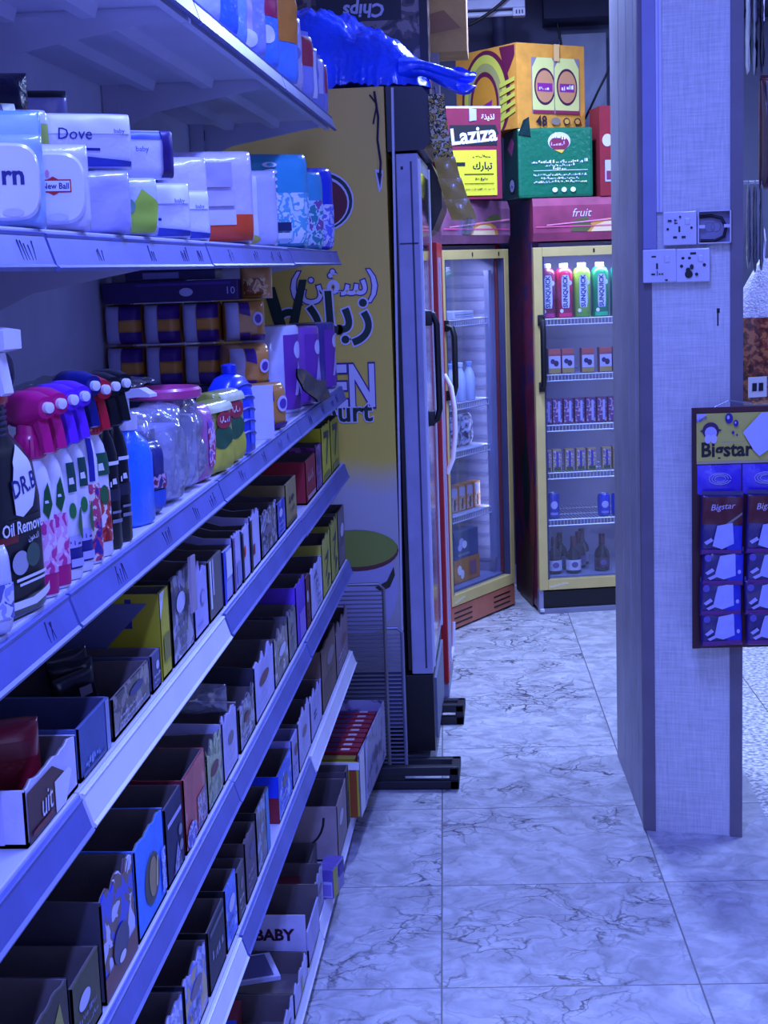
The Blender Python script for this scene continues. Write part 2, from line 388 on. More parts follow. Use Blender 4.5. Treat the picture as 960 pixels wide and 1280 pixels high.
p = MB(); p.prism([(.862, 4.335, 0), (1.108, 4.285, 0), (1.108, 5.02, 0), (.825, 5.02, 0)], (0, 0, 3.1), weave())
# planks on its left flank
A = Vector((.848, 4.35, 0)); B = Vector((.815, 5.03, 0)); d = (B-A)
for i, (s0, s1) in enumerate(((.03, .18), (.195, .40), (.415, .66), (.675, .99))):
    q0 = A+d*s0; q1 = A+d*s1
    p.prism([q0, q0+Vector((.018, 0, 0)), q1+Vector((.018, 0, 0)), q1], (0, 0, 3.1), sidem)
struct('pillar', p)
t = MB(); t.prism([(.842, 4.335, 0), (.842, 4.37, 0), (.876, 4.37, 0), (.876, 4.326, 0)], (0, 0, 3.1), trimm); struct('trim_1', t)
t = MB(); t.prism([(1.083, 4.281, 0), (1.083, 4.33, 0), (1.116, 4.34, 0), (1.116, 4.275, 0)], (0, 0, 3.1), trimm); struct('trim_2', t)
# ------------------------------------------------------------------ gondola shelving, four bays
steel = mat('#c8c8d8', .45, bump=.03, var=.07, vscale=4.); steel2 = mat('#5c64a6', .42, bump=.03, var=.16, vscale=9.); steelw = mat('#e6e6f2', .4, var=.05)
BAYS = [.62, 1.605, 2.49, 3.47, 4.48]
LZ = {1: 2.040, 2: 1.660, 3: 1.273, 4: 1.044, 5: .754, 6: .475, 7: .055}      # lower edge of each price rail
SZ = {k: z+.0425 for k, z in LZ.items()}                                          # top of each shelf board
def scrib(mb, y, z, h, m):                 # a handwritten price on the rail
    yy = y; F = lambda a, b: Vector((.0015-.012*((b-0)/.042), a, b))
    for k in range(rnd.randint(3, 5)):
        a = rnd.uniform(.5, 1)*h; s = rnd.uniform(-.3, .5)*h
        mb.tube([(.002-.012*(z+q)/.042, yy+s*q/h+rnd.uniform(-.001, .001), z+q) for q in (0, a*.4, a)], .0011, m, 4); yy += h*.45
    return mb
def bay(i, label):
    y0, y1 = BAYS[i]+.002, BAYS[i+1]-.002
    root = thing('shelving_unit', label, 'shelf unit', (0, y0, 0))
    def X(mb, name, parent=root, **k):
        for v in mb.v: v -= Vector((0, y0, 0))
        return mb.build(name, parent, **k)
    bp = MB()
    for k in range(6):
        z0 = .1+k*.40; bp.box((-.425, y0, z0), (-.415, y1, z0+.397), mat('#e4e4ee', .5, var=.05))
    X(bp, 'back_panel')
    for yy in ((y0,) if i < 3 else (y0, y1-.03)):
        u = MB(); u.box((-.4145, yy+.001, 0), (-.375, yy+.028, 2.42), steel, .003)
        for k in range(40): u.box((-.3755, yy+.012, .12+k*.056), (-.374, yy+.018, .15+k*.056), blk)
        X(u, 'upright')
    for s in range(1, 8):
        z = LZ[s]; top = SZ[s]
        b = MB(); b.box((-.414, y0, top-.012), (-.0135, y1, top), steel, .002)
        for xx in (-.30, -.17): b.prism([(xx-.018, y0+.03, top-.012), (xx+.018, y0+.03, top-.012), (xx+.012, y0+.03, top-.032), (xx-.012, y0+.03, top-.032)], (0, y1-y0-.06, 0), steel)
        b.box((-.030, y0, z+.002), (-.016, y1, top-.010), steel)
        sb = X(b, 'shelf_board')
        white = (s == 4 and i in (1,)) or (s == 6 and i != 2) or s == 7
        r = MB(); e0 = y0+rnd.uniform(0, .004); e1 = y1-rnd.uniform(0, .004); m = steelw if white else steel2
        tl = rnd.uniform(-.002, .002)
        r.prism([(-.0135, e0, z+.039+tl), (-.0095, e0, z+.0395+tl), (.003, e0, z+.001+tl), (.001, e0, z-.001+tl), (-.0035, e0, z+tl)], (0, e1-e0, 0), m)
        r.prism([(-.0105, e0, z+.0395+tl), (-.007, e0, z+.0385+tl), (-.0075, e0, z+.035+tl)], (0, e1-e0, 0), m)
        r.prism([(.0015, e0, z+.006+tl), (.005, e0, z+.003+tl), (.003, e0, z-.001+tl)], (0, e1-e0, 0), m)
        if s in (2, 3):
            for yy in ([e0+.18, e0+.45, e0+.66, e0+.78] if i else [.95+y0-.62-.22, y1-.10]):
                scrib(r, yy, .008+z-LZ[s], .018, ink('#5a5a9a')) if False else None
                k0 = len(r.v); scrib(r, yy, .009, .022, ink('#26264e'))
                for v in r.v[k0:]: v.z += z
        pr = X(r, 'price_rail', sb)
        for yy in ((y0+.003, y1-.006) if i == 3 else (y0+.003,)):
            if s == 7: continue
            q = MB(); q.prism([(-.40, yy, top-.013), (-.03, yy, top-.013), (-.03, yy, top-.030), (-.10, yy, top-.040), (-.30, yy, top-(.075 if s < 3 else .045)), (-.40, yy, top-(.12 if s < 3 else .05))], (0, .003, 0), steel)
            X(q, 'bracket', sb)
    k = MB(); k.box((-.41, y0, .005), (-.02, y1, .05), steel); X(k, 'plinth')
    return root
bay(0, 'nearest bay of the metal shelving, cut by the photo edge below the spray bottles')
bay(1, 'second metal shelving bay, holding the large white and orange nappy pack')
bay(2, 'third metal shelving bay, holding the wall of orange tissue packs')
bay(3, 'farthest metal shelving bay, ending beside the yellow yoghurt fridge')

# ------------------------------------------------------------------ product builders: front is +x, width along y, base at z = 0
def frame_of(mb, w): return flat((0, -w/2, 0), (0, 1, 0), (0, 0, 1), (1, 0, 0))
def side_of(w, d): return flat((-d, -w/2, 0), (1, 0, 0), (0, 0, 1), (0, -1, 0))
def carton(label, shelf, y0, y1, hf, hb=None, d=.33, out='#7d6455', inn=None, front=(), side=(), torn=.0, tilt=0., x=-.018, cat='carton', group=None, name='display_carton', low=.55, flap=0, z=None, sidecol=None, mats=None):
    w = y1-y0-.004; hb = hb or hf+.05; th = .004; om = out if not isinstance(out, str) else card(out); im = C_in if inn is None else card(inn)
    sm = om if sidecol is None else card(sidecol)  # many near-black sides have the shade of the near face painted in
    m = MB(); n = 14
    rr = random.Random(hash(label) % 1000 if False else sum(map(ord, label)))
    def edge(h, n, t): return [h+(rr.uniform(-t, t) if 0 < k < n else 0)+(t*.9*math.sin(k*1.3+h*90) if t else 0) for k in range(n+1)]
    # floor, back, front (maybe torn)
    m.box((-d, -w/2, 0), (0, w/2, th), im)
    m.box((-d, -w/2, 0), (-d+th, w/2, hb), om)
    E = edge(hf, n, torn)
    P = [(0, -w/2, 0), (0, w/2, 0)]+[(0, w/2-w*k/n, E[k]) for k in range(n+1)]
    m.prism([(q[0]-th*.5, q[1], q[2]) for q in P], (th*.5, 0, 0), om)
    m.prism([(q[0]-th, q[1]+.0005, q[2]) for q in P], (th*.45, 0, 0), im)
    for sgn in (-1, 1):
        yy = -w/2 if sgn < 0 else w/2-th
        T = [(-low*d*.35, hf), (-low*d, hf+(hb-hf)*.75), (-d, hb)]
        prof = [(0, hf)]+[(a, b+rr.uniform(-1, 1)*torn*.6) for a, b in T]
        P = [(-d, 0), (0, 0)]+prof
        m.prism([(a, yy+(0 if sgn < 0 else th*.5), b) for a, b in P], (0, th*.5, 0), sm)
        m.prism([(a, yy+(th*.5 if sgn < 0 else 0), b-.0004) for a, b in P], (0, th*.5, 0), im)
    if flap:
        m.prism([(-.02, -w/2, hf), (-d, -w/2, hb), (-d-.0, -w/2-flap, hb-.02), (-.05, -w/2-flap, hf-.02)], (0, 0, .003), om)
    if not front:                                         # plain cartons still carry small print
        ci = ink(rr.choice(('#2a2a3c', '#4a4a66', '#c8c6dc', '#8a88a4'))); cj = ink(rr.choice(('#3a3a70', '#7a6a7a', '#d0cee4', '#6a2a3a')))
        front = [('e', rr.uniform(.35, .65), rr.uniform(.60, .72), rr.uniform(.16, .28), .12, cj), ('z', .15, .42, rr.uniform(.6, .9), .10, ci), ('z', .15, .27, rr.uniform(.5, .85), .07, ci), ('z', .15, .15, rr.uniform(.4, .8), .05, ci)]
    m.deco(flat((0.0003, -w/2, 0), (0, 1, 0), (0, 0, 1), (1, 0, 0)), w, min(E), front)
    m.deco(flat((-d, -w/2-.0003, 0), (1, 0, 0), (0, 0, 1), (0, -1, 0)), d, hf, side)
    zz = (SZ[shelf] if z is None else z)+.001
    if shelf == 7: zz = LZ[7]+.0445
    o = m.build(name, None, (x, (y0+y1)/2, zz), R(tilt))
    return tag(o, label, cat, group)
def pillow_fn(w, h, T, p=4, q=.5, seed=0, wr=.003, flatb=.75):
    def t(u, v):
        a = min(1, abs(2*u/w)); b = min(1, abs(2*v/h-1))
        base = T/2*(max(0, 1-a**p)*max(0, 1-b**p))**q
        return base+wr*noise.noise(Vector((u*38+seed, v*38, seed*1.7)))*min(1, base/(T*.25+1e-6))
    return t
def pillow(mb, w, h, T, m, p=4, q=.5, seed=0, wr=.003, n=18, mback=None):
    t = pillow_fn(w, h, T, p, q, seed, wr)
    g = lambda a: math.sin((a-.5)*math.pi)*.5+.5
    mb.grid(lambda i, j: Vector((t((g(i)-.5)*w, g(j)*h), (g(i)-.5)*w, g(j)*h)), n, n, m)
    mb.grid(lambda i, j: Vector((-t((g(i)-.5)*w, g(j)*h), (g(i)-.5)*w, g(j)*h)), n, n, mback or m, True)
    return lambda u, v, l=0: Vector((t(u-w/2, v)+l*1.6+.0008, u-w/2, v))
def pack(name, label, cat, loc, rz, w, h, T, m, front=(), p=4, q=.5, seed=None, wr=.003, group=None, rx=0., ry=0., back=None, seal=0):
    mb = MB(); seed = seed if seed is not None else rnd.uniform(0, 50)
    F = pillow(mb, w, h, T, m, p, q, seed, wr)
    mb.deco(F, w, h, front, sub=26, lift=.0005)
    if seal:
        for zz in ((0, h) if seal == 2 else (h,)):
            s = 1 if zz else -1
            mb.prism([(-.0008, -w/2*.97, zz-.004*s), (-.0008, w/2*.97, zz-.004*s), (-.0008, w/2*.97, zz+.010*s), (-.0008, -w/2*.97, zz+.010*s)], (.0016, 0, 0), m)
    o = mb.build(name, None, loc, rz, smooth=60, rx=rx, ry=ry)
    return tag(o, label, cat, group)
def block(name, label, cat, loc, rz, d, w, h, m, front=(), side=(), top=(), bev=.002, group=None, rx=0., ry=0.):
    mb = MB(); mb.box((-d, -w/2, 0), (0, w/2, h), m, bev)
    mb.deco(flat((.0003, -w/2, 0), (0, 1, 0), (0, 0, 1), (1, 0, 0)), w, h, front)
    mb.deco(flat((-d, -w/2-.0003, 0), (1, 0, 0), (0, 0, 1), (0, -1, 0)), d, h, side)
    mb.deco(flat((-d, -w/2, h+.0003), (0, 1, 0), (1, 0, 0), (0, 0, 1)), w, d, top)
    return tag(mb.build(name, None, loc, rz, rx=rx, ry=ry), label, cat, group)
def loft_face(secs, w, zo=0.):             # front (+x) of a lofted body
    def F(u, v, l=0):
        z = v+zo; y = u-w/2
        a = secs[0]
        for s0, s1 in zip(secs, secs[1:]):
            if s0[0] <= z <= s1[0]:
                k = (z-s0[0])/max(1e-6, s1[0]-s0[0]); a = [s0[i]+(s1[i]-s0[i])*k for i in range(4)]; break
        _, ax, ay, p = a[:4]
        r = min(.985, abs(y)/ay)
        return Vector((ax*(1-r**p)**(1/p)+l+.0004, max(-ay*.985, min(ay*.985, y)), z))
    return F
def spray_bottle(label, y, body, head, front=(), x=-.020, rz=-28, h=.150, neck=None, col2=None, w=.037, d=.034, cat='spray bottle', group='trigger spray bottles', big=1.):
    root = thing('spray_bottle', label, cat, (x, y, SZ[3]+.001), R(rz), group)
    secs = [(0, d*.46, w*.46, 3.2), (.004, d*.5, w*.5, 3.2), (h*.50, d*.5, w*.5, 3), (h*.78, d*.5, w*.49, 2.8), (h*.90, d*.44, w*.40, 2.5), (h*.97, d*.36, w*.27, 2.1), (h, .013, .014, 2), (h+.006, .0125, .0125, 2)]
    b = MB(); b.loft(secs, body); b.deco(loft_face(secs, w), w, h, front, sub=8); b.build('bottle', root, smooth=50)
    c = MB(); k = .0165
    c.lathe([(k*.9, h-.002), (k, h), (k, h+.020), (k*.85, h+.024)], neck or head, n=20)
    for i in range(20):
        a = 2*math.pi*i/20; c.box((k*math.cos(a)-.0007, k*math.sin(a)-.0007, h+.001), (k*math.cos(a)+.0007, k*math.sin(a)+.0007, h+.019), neck or head)
    c.build('collar', root, smooth=40)
    H = MB(); z = h+.022          # trigger head: rounded back, nozzle forward
    hs = [(-.0345, .003, .003, .026), (-.033, .009, .008, .026), (-.028, .0155, .0125, .027), (-.018, .0195, .0155, .0275), (-.002, .0205, .0165, .0275), (.012, .0185, .0155, .029), (.022, .0150, .0130, .030), (.030, .0125, .0110, .0305), (.0335, .0115, .0105, .0305)]
    H.loft([(a, hz*.98, wy*1.05, 2.5, c_, 0) for a, hz, wy, c_ in hs], head, 28)
    for v in H.v: v.x, v.y, v.z = v.z*big, v.y*big, z+v.x*big
    H.loft([(z-.002, .0135, .0135, 2), (z+.014, .0125*big, .0125*big, 2)], head, 20)
    H.build('spray_head', root, smooth=35)
    T = MB(); T.prism([(.010, -.006, z+.022), (.024, -.006, z+.022), (.030, -.006, z+.002), (.034, -.006, z-.016), (.029, -.006, z-.018), (.022, -.006, z+.002)], (0, .012, 0), head); T.build('trigger', root)
    Nz = MB(); Nz.lathe([(.0058, 0), (.0058, .006), (.003, .007)], wht, n=14)
    Nz.build('nozzle', root, (.033*big, 0, z+.0305*big), ry=R(90), smooth=40)
    return root
# ------------------------------------------------------------------ shelf 3: cleaning bottles, tissue packs
pl = lambda c, **k: mat(c, rough=.3, coat=.4, var=.05, **k)
white_b = pl('#e9e6f2'); black_b = pl('#0d0d14'); mag = pl('#c4166e'); pur = pl('#6a2ad0'); bluh = pl('#141a66'); redh = pl('#b8182a'); rust = pl('#8a3328'); dred = pl('#5c0f22'); blackh = pl('#0c0c12')
z3 = SZ[3]+.001
# black oil remover jug
def jug():
    root = thing('cleaner_bottle', 'large black oil remover bottle with white and red trigger, nearest on its shelf', 'spray bottle', (-.048, 1.488, z3), R(-10))
    secs = [(0, .030, .058, 4), (.005, .033, .062, 4), (.115, .033, .062, 4), (.150, .031, .058, 3.4), (.168, .026, .044, 2.8), (.182, .021, .027, 2.3), (.215, .019, .022, 2)]
    b = MB(); b.loft(secs, black_b)
    for k in range(6): b.loft([(.181+k*.0058, .0215, .0250, 2.1), (.1835+k*.0058, .0215, .0250, 2.1)], pl('#33334a'))
    F = loft_face(secs, .12)
    b.deco(F, .12, .20, [('r', .12, .10, .97, .50, ink('#15151f')), ('r', .10, .385, .42, .425, ink('#7a1c1c')), ('p', [(.40, .52), (.52, .50), (.70, .54), (.80, .64), (.74, .78), (.60, .86), (.46, .78), (.38, .64)], wht),
        ('t', 'DR.B', .59, .66, .085, navy, {'rot': 8, 'bold': .02}), ('t', 'Oil Remover', .55, .455, .062, wht, {'bold': .02, 'maxw': .8}), ('t', AR('الدهون'), .66, .385, .04, wht),
        ('e', .40, .28, .14, .06, ink('#a9a9b5')), ('e', .62, .30, .12, .06, ink('#3c5a48')), ('r', .30, .19, .85, .205, wht), ('r', .34, .165, .80, .178, wht), ('p', [(.14, .06), (.60, .05), (.92, .085), (.95, .125), (.55, .09), (.14, .10)], wht)], sub=8, lift=.0004)
    b.build('bottle', root, smooth=50)
    c = MB(); c.lathe([(.024, .213), (.025, .215), (.025, .238), (.022, .240)], pl('#b5202a'), n=24); c.build('collar', root, smooth=40)
    h = MB(); h.prism([(-.035, -.011, .262), (-.028, -.011, .282), (.012, -.011, .290), (.050, -.011, .286), (.050, -.011, .268), (.016, -.011, .262), (.014, -.011, .238), (-.018, -.011, .238), (-.026, -.011, .250)], (0, .022, 0), white_b); h.build('spray_head', root, rz=R(-20))
    t = MB(); t.prism([(.020, -.006, .264), (.032, -.006, .264), (.040, -.006, .225), (.034, -.006, .222)], (0, .012, 0), white_b); t.build('trigger', root, rz=R(-20))
jug()
pinkart = [('r', .05, .02, .95, .17, ink('#c21a6c')), ('r', .10, .17, .92, .55, printed('#c93a8a', '#e8a6cc', '#f1d3e6', 55)), ('p', [(.42, .62), (.60, .56), (.80, .66), (.66, .82), (.50, .76)], ink('#1c5a2c')), ('z', .50, .69, .74, .07, wht)]
purart = [('r', .05, .08, .95, .24, ink('#2c2a7a')), ('r', .08, .24, .94, .33, lav), ('z', .40, .29, .85, .06, purp), ('e', .56, .52, .14, .06, ink('#2f7a3a')), ('r', .42, .66, .76, .88, ink('#1d4a40')), ('z', .46, .77, .74, .10, wht), ('r', .35, .10, .85, .16, lav), ('e', .85, .42, .14, .12, ink('#3f6a3a'))]
redart = [('r', .05, .12, .95, .56, printed('#a01c22', '#c84a3a', '#efe0d8', 60)), ('e', .58, .50, .18, .08, ink('#2f6a3a')), ('r', .30, .66, .9, .84, ink('#1f5a3a')), ('z', .36, .75, .86, .10, wht)]
flow = [('r', .05, .02, .95, .60, printed('#3a2a8a', '#c2436a', '#e7d7c0', 70)), ('r', .42, .62, .66, .94, ink('#2a2a8a'))]
blkart = [('r', .30, .40, .92, .50, ink('#2a2a3a')), ('z', .42, .56, .82, .08, wht), ('r', .35, .70, .90, .73, wht), ('r', .40, .22, .86, .25, gry), ('r', .40, .30, .8, .32, gry)]
spray_bottle('white spray bottle with magenta trigger, just beyond the black oil remover bottle', 1.575, white_b, mag, pinkart, rz=-36)
spray_bottle('white spray bottle with magenta trigger, second behind the black oil remover bottle', 1.622, white_b, mag, pinkart, rz=-36)
spray_bottle('white spray bottle with violet trigger, right after the magenta ones', 1.669, white_b, pur, purart, rz=-36)
spray_bottle('white spray bottle with violet trigger, beside the flowery bottle', 1.716, white_b, pur, purart, rz=-36)
spray_bottle('flower-printed spray bottle with brown collar between violet and red triggers', 1.762, white_b, bluh, flow, neck=rust, rz=-36, h=.158)
spray_bottle('white and red spray bottle with red trigger beside the black ones', 1.808, white_b, redh, redart, rz=-36, h=.150)
spray_bottle('black spray bottle with black trigger, touching the red-trigger bottle', 1.855, black_b, blackh, blkart, rz=-36, h=.150)
spray_bottle('black spray bottle with black trigger, next to the blue gel bottle', 1.908, black_b, blackh, blkart, rz=-36, h=.150)
spray_bottle('spray bottle with a large navy trigger standing in the back row', 1.82, white_b, bluh, [], x=-.15, rz=-60, h=.160, big=1.5)
spray_bottle('spray bottle with dark red trigger in the back row, behind the magenta triggers', 1.62, black_b, dred, [], x=-.115, rz=-50, h=.165)
spray_bottle('second dark red trigger bottle in the back row, near the navy trigger', 1.72, black_b, dred, [], x=-.19, rz=-50, h=.170)
# blue gel bottle with a white pump
def gel():
    root = thing('pump_bottle', 'clear blue liquid bottle with white pump beside the black sprays', 'bottle', (-.036, 2.035, z3), R(-20))
    b = MB(); b.loft([(0, .022, .030, 3), (.006, .026, .035, 3), (.095, .026, .035, 3), (.112, .023, .029, 2.6), (.124, .015, .016, 2.1), (.130, .012, .012, 2)], pl('#2f7cf0', bump=.15, bscale=120)); b.build('bottle', root, smooth=50)
    for k in range(1): 
        p = MB(); p.lathe([(.014, .129), (.015, .130), (.015, .150), (.006, .152), (.006, .172)], white_b, n=20); p.build('pump_collar', root, smooth=40)
        q = MB(); q.prism([(-.012, -.009, .170), (-.012, -.009, .182), (.030, -.009, .186), (.046, -.009, .178), (.046, -.009, .174), (.026, -.009, .174)], (0, .018, 0), white_b); q.build('pump_head', root)
gel()
pack('sponge_pack', 'small dark blue and red pack between blue gel bottle and clear bags', 'pack', (-.034, 2.115, z3), R(-15), .05, .105, .035, film('#23286e'), [('r', .1, .10, .9, .34, ink('#2b57c0')), ('r', .1, .36, .9, .55, printed('#7a1c4a', '#c9a0b8', '#2b2a6e', 60))])
bagm = clear('crinkled_bag', gloss=.22, milk=.22, rough=.18, bump=.9, bscale=26.)
def clear_bag(label, y, w, h, T, inner, rz, x=-.055, fr=(), seed=3):
    root = thing('clear_bag', label, 'bag', (x, y, z3), R(rz))
    q = MB(); pillow(q, w, h, T, bagm, p=5, q=.4, seed=seed, wr=.012, n=26); q.build('film_bag', root, smooth=70)
    c = MB(); c.box((-T*.30, -w*.40, .006), (T*.30, w*.40, h*.80), inner, .006)
    c.deco(flat((T*.30+.0004, -w*.40, .006), (0, 1, 0), (0, 0, 1), (1, 0, 0)), w*.8, h*.8-.006, fr); c.build('contents', root)
clear_bag('crumpled clear bag of white cloths beside the small dark blue pack', 2.212, .135, .145, .08, mat('#b9b6e0', .6), -12, fr=[('r', 0, .45, .22, 1, navy)], seed=3)
clear_bag('crumpled clear bag of white cloths beside the pink-labelled pack', 2.352, .135, .145, .08, mat('#c5c2e6', .6), -12, fr=[('r', .02, .55, .4, 1, navy)], seed=9)
pack('clear_film_sheet', 'empty clear film bag lying flat on top of the bagged cloths', 'bag', (-.10, 2.29, z3+.166), 0, .40, .16, .016, bagm, p=3, q=.5, wr=.008, ry=R(-86))
def pink_lid():  # pink-rimmed round lid resting on the bagged cloths
    m = MB(); m.lathe([(.055, 0), (.06, .003), (.06, .013), (.056, .017), (.050, .017), (.046, .013)], pl('#c0407a'), n=36)
    tag(m.build('plastic_lid', None, (-.055, 2.325, z3+.147), smooth=40), 'round pink plastic lid lying on the bagged white cloths', 'plate')
pink_lid()
pack('wet_wipes_pack', 'narrow pink and white pack between clear bag and green packs', 'pack', (-.030, 2.452, z3), R(-10), .06, .125, .045, film('#b56a9c'), [('r', .3, .2, .9, .8, printed('#c03a6a', '#e7c5dc', '#8a5ab0', 60))])
ga = [('r', .05, .03, .95, .40, ink('#c8c434')), ('e', .5, .50, .36, .16, ink('#1f5a33')), ('e', .55, .74, .3, .12, ink('#a82438')), ('z', .36, .74, .74, .08, wht), ('r', .05, .86, .95, .97, ink('#cfd2a0'))]
pack('soap_pack', 'yellow-green pack with red badge, left one of the pair by the blue bottle', 'pack', (-.030, 2.552, z3), R(-12), .115, .122, .055, film('#aeb44a'), ga, p=8, q=.3, group='yellow-green packs')
pack('soap_pack', 'yellow-green pack with red badge, touching the blue ribbed bottle', 'pack', (-.030, 2.678, z3), R(-12), .115, .130, .055, film('#b4b64a'), ga, p=8, q=.3, group='yellow-green packs')
def blue_bottle():
    root = thing('washing_up_bottle', 'bright blue ribbed plastic bottle in front of the orange tissue packs', 'bottle', (-.040, 2.815, z3), R(-15))
    secs = [(0, .028, .050, 3), (.006, .033, .058, 3), (.10, .033, .058, 3), (.125, .031, .052, 2.8), (.142, .024, .036, 2.4), (.150, .010, .012, 2)]
    b = MB(); b.loft(secs, pl('#1a3fe0'))
    F = loft_face(secs, .116)
    for k in range(5):
        zs = .03+k*.022; b.tube([F(u*.116, zs+.012*math.sin(u*3.1), .0008) for u in [i/12*.9+.05 for i in range(13)]], .0025, pl('#16309f'), 6)
    b.deco(F, .116, .15, [('r', .60, .12, .95, .62, pl('#4b6cf0'))], sub=6)
    b.build('bottle', root, smooth=50)
    c = MB(); c.lathe([(.013, .149), (.014, .151), (.014, .165), (.008, .168)], pl('#1530b8'), n=18); c.build('cap', root, smooth=40)
blue_bottle()
# the wall of tissue packs across the shelf, facing the aisle's near end
tiss = film('#c98a3a'); dkp = film('#3b1866')
def tissue(label, xc, z, y=3.38, rz=-90, w=.082, h=.088, T=.10, big=False, ry=0):
    fr = [('r', .0, .03, .34, .97, ink('#b9b7dc')), ('p', [(.36, .70), (.62, .62), (.60, .97), (.36, .97)], ink('#43187a')), ('r', .36, .03, .60, .22, ink('#43187a')), ('e', .80, .56, .13, .17, ink('#c8c2e6')), ('e', .80, .56, .08, .11, ink('#5a3aa0')), ('r', .62, .02, .99, .16, ink('#4a1c80'))] if big else [('r', .02, .03, .42, .97, ink('#b9b7dc')), ('r', .44, .62, .98, .97, ink('#43187a')), ('r', .44, .03, .98, .32, ink('#43187a')), ('r', .44, .36, .98, .58, ink('#d8943a'))]
    return pack('tissue_pack', label, 'tissue pack', (xc, y, z), R(rz), w, h, T, tiss, fr, p=6, q=.35, group='orange and purple tissue packs', ry=ry)
order = ['first from the back panel', 'second from the back panel', 'third from the back panel']
for k in range(3):
    tissue('orange-purple tissue pack, lower row of the stack, '+order[k], -.365+k*.086, z3+.092)
    tissue('orange-purple tissue pack, top row of the stack, '+order[k], -.365+k*.086, z3+.184)
tissue('orange-purple tissue pack at the aisle end of the stack, upper row, above the slanting pack', -.104, z3+.184, w=.090, rz=-75, big=True)
tissue('slanting orange-purple tissue pack at the aisle end of the lower row', -.100, z3+.092, w=.095, y=3.33, rz=-62, ry=R(8), big=True)
block('shrink_bundle', 'dark blue film-wrapped bundle under the orange tissue packs', 'bundle', (-.240, 3.335, z3), R(-90), .09, .33, .091, film('#16205a'), [('z', .1, .8, .9, .12, lav)])
tissue('orange tissue pack lying forward at the rail beside the white label', -.048, z3, y=3.235, w=.12, h=.100, T=.08, rz=-42, big=True)
block('tissue_box', 'long purple box lying across the top of the orange tissue packs', 'box', (-.255, 3.335, z3+.275), R(-90), .09, .30, .045, mat('#2e1560', .4), [('r', .25, .78, .95, .9, ink('#4a2a90')), ('e', .62, .45, .05, .20, lav), ('t', '10', .95, .48, .35, lav)])
block('tissue_box', 'second purple box on top of the long one, under the wipes shelf', 'box', (-.255, 3.345, z3+.3215), R(-90), .09, .20, .022, mat('#241052', .4), [('r', .2, .2, .6, .8, ink('#7a76b0'))])
pack('biscuit_pack', 'small orange pack standing on the purple box end, under the wipes shelf', 'pack', (-.075, 3.40, z3+.275), R(-80), .07, .075, .06, film('#c28a44'), [('r', .1, .1, .9, .6, printed('#c28a44', '#e0c080', '#8a4a20', 60))])
block('label_card', 'upright white card between the blue bottle and the orange tissue pack', 'card', (-.022, 3.06, z3), R(-70), .004, .05, .108, mat('#c9c8e6', .5), bev=0)
# kitchen rolls
def roll(label, x, y, z, r, h, col, art, rz=0):
    root = thing('paper_roll', label, 'paper roll', (x, y, z), R(rz), 'wrapped paper rolls')
    a = MB(); a.lathe([(r*.93, 0), (r, .006), (r, h-.006), (r*.93, h), (r*.3, h+.001), (r*.3, h-.01)], film(col), n=32)
    secs = [(0, r, r, 2), (h, r, r, 2)]; a.deco(loft_face(secs, 2*r), 2*r, h, art, sub=10); a.build('wrapped_roll', root, smooth=50)
    b = MB(); b.lathe([(r*.3, h-.002), (r*.3, h+.0015), (r*.24, h+.0015), (r*.24, h-.02)], card('#9a8a7a'), n=20); b.build('core', root, smooth=40)
ra = [('r', .25, .04, .98, .90, ink('#7a3aa0')), ('e', .60, .72, .13, .10, ink('#d8d0ee')), ('p', [(.45, .2), (.60, .6), (.75, .2), (.66, .2), (.60, .42), (.54, .2)], ink('#c9b4e6'))]
roll('white and purple wrapped paper roll, nearest of the rolls behind the black bag', -.090, 3.66, z3, .068, .205, '#cfcde6', ra, -25)
roll('purple wrapped paper roll in the middle of the three', -.080, 3.98, z3, .068, .190, '#8a4aa8', ra, -25)
roll('purple wrapped paper roll, farthest of the three, at the shelf end', -.080, 4.36, z3, .068, .185, '#4a3a80', ra, -20)
def black_bag():
    m = MB(); bm_ = mat('#07070c', .3, bump=.3)
    def F(k):
        def f(u, v):
            top = .112-.070*u+.006*math.sin(u*7); bot = max(.0, .072-.105*u+.005*math.sin(u*9))
            if u > .93: bot = 0
            return Vector((-.004+k-.006*math.sin(u*13+v*5)*v+.004*v, 3.47+.56*u, bot+(top-bot)*(1-v)))
        return f
    m.grid(F(0), 36, 8, bm_); m.grid(F(-.004), 36, 8, bm_, True)
    for v in m.v: v -= Vector((0, 3.75, 0))
    return tag(m.build('black_bag', None, (.003, 3.75, z3+.001), smooth=60), 'black plastic bag draped in front of the wrapped paper rolls', 'bag')
black_bag()
pack('sachet', 'small lilac and white sachet at the rail in front of the paper rolls', 'sachet', (-.030, 3.82, z3), R(-35), .09, .055, .03, film('#b39ad8'), [('r', .1, .1, .5, .9, ink('#8a4ab8'))])
pack('refill_pack', 'white bag cut by the photo edge in front of the black oil remover', 'bag', (-.022, 1.390, z3), R(-25), .05, .085, .03, film('#c9cbe8'), [('r', .2, .2, .9, .6, printed('#9aa0d8', '#d8daf2', '#5a62b0', 60))])

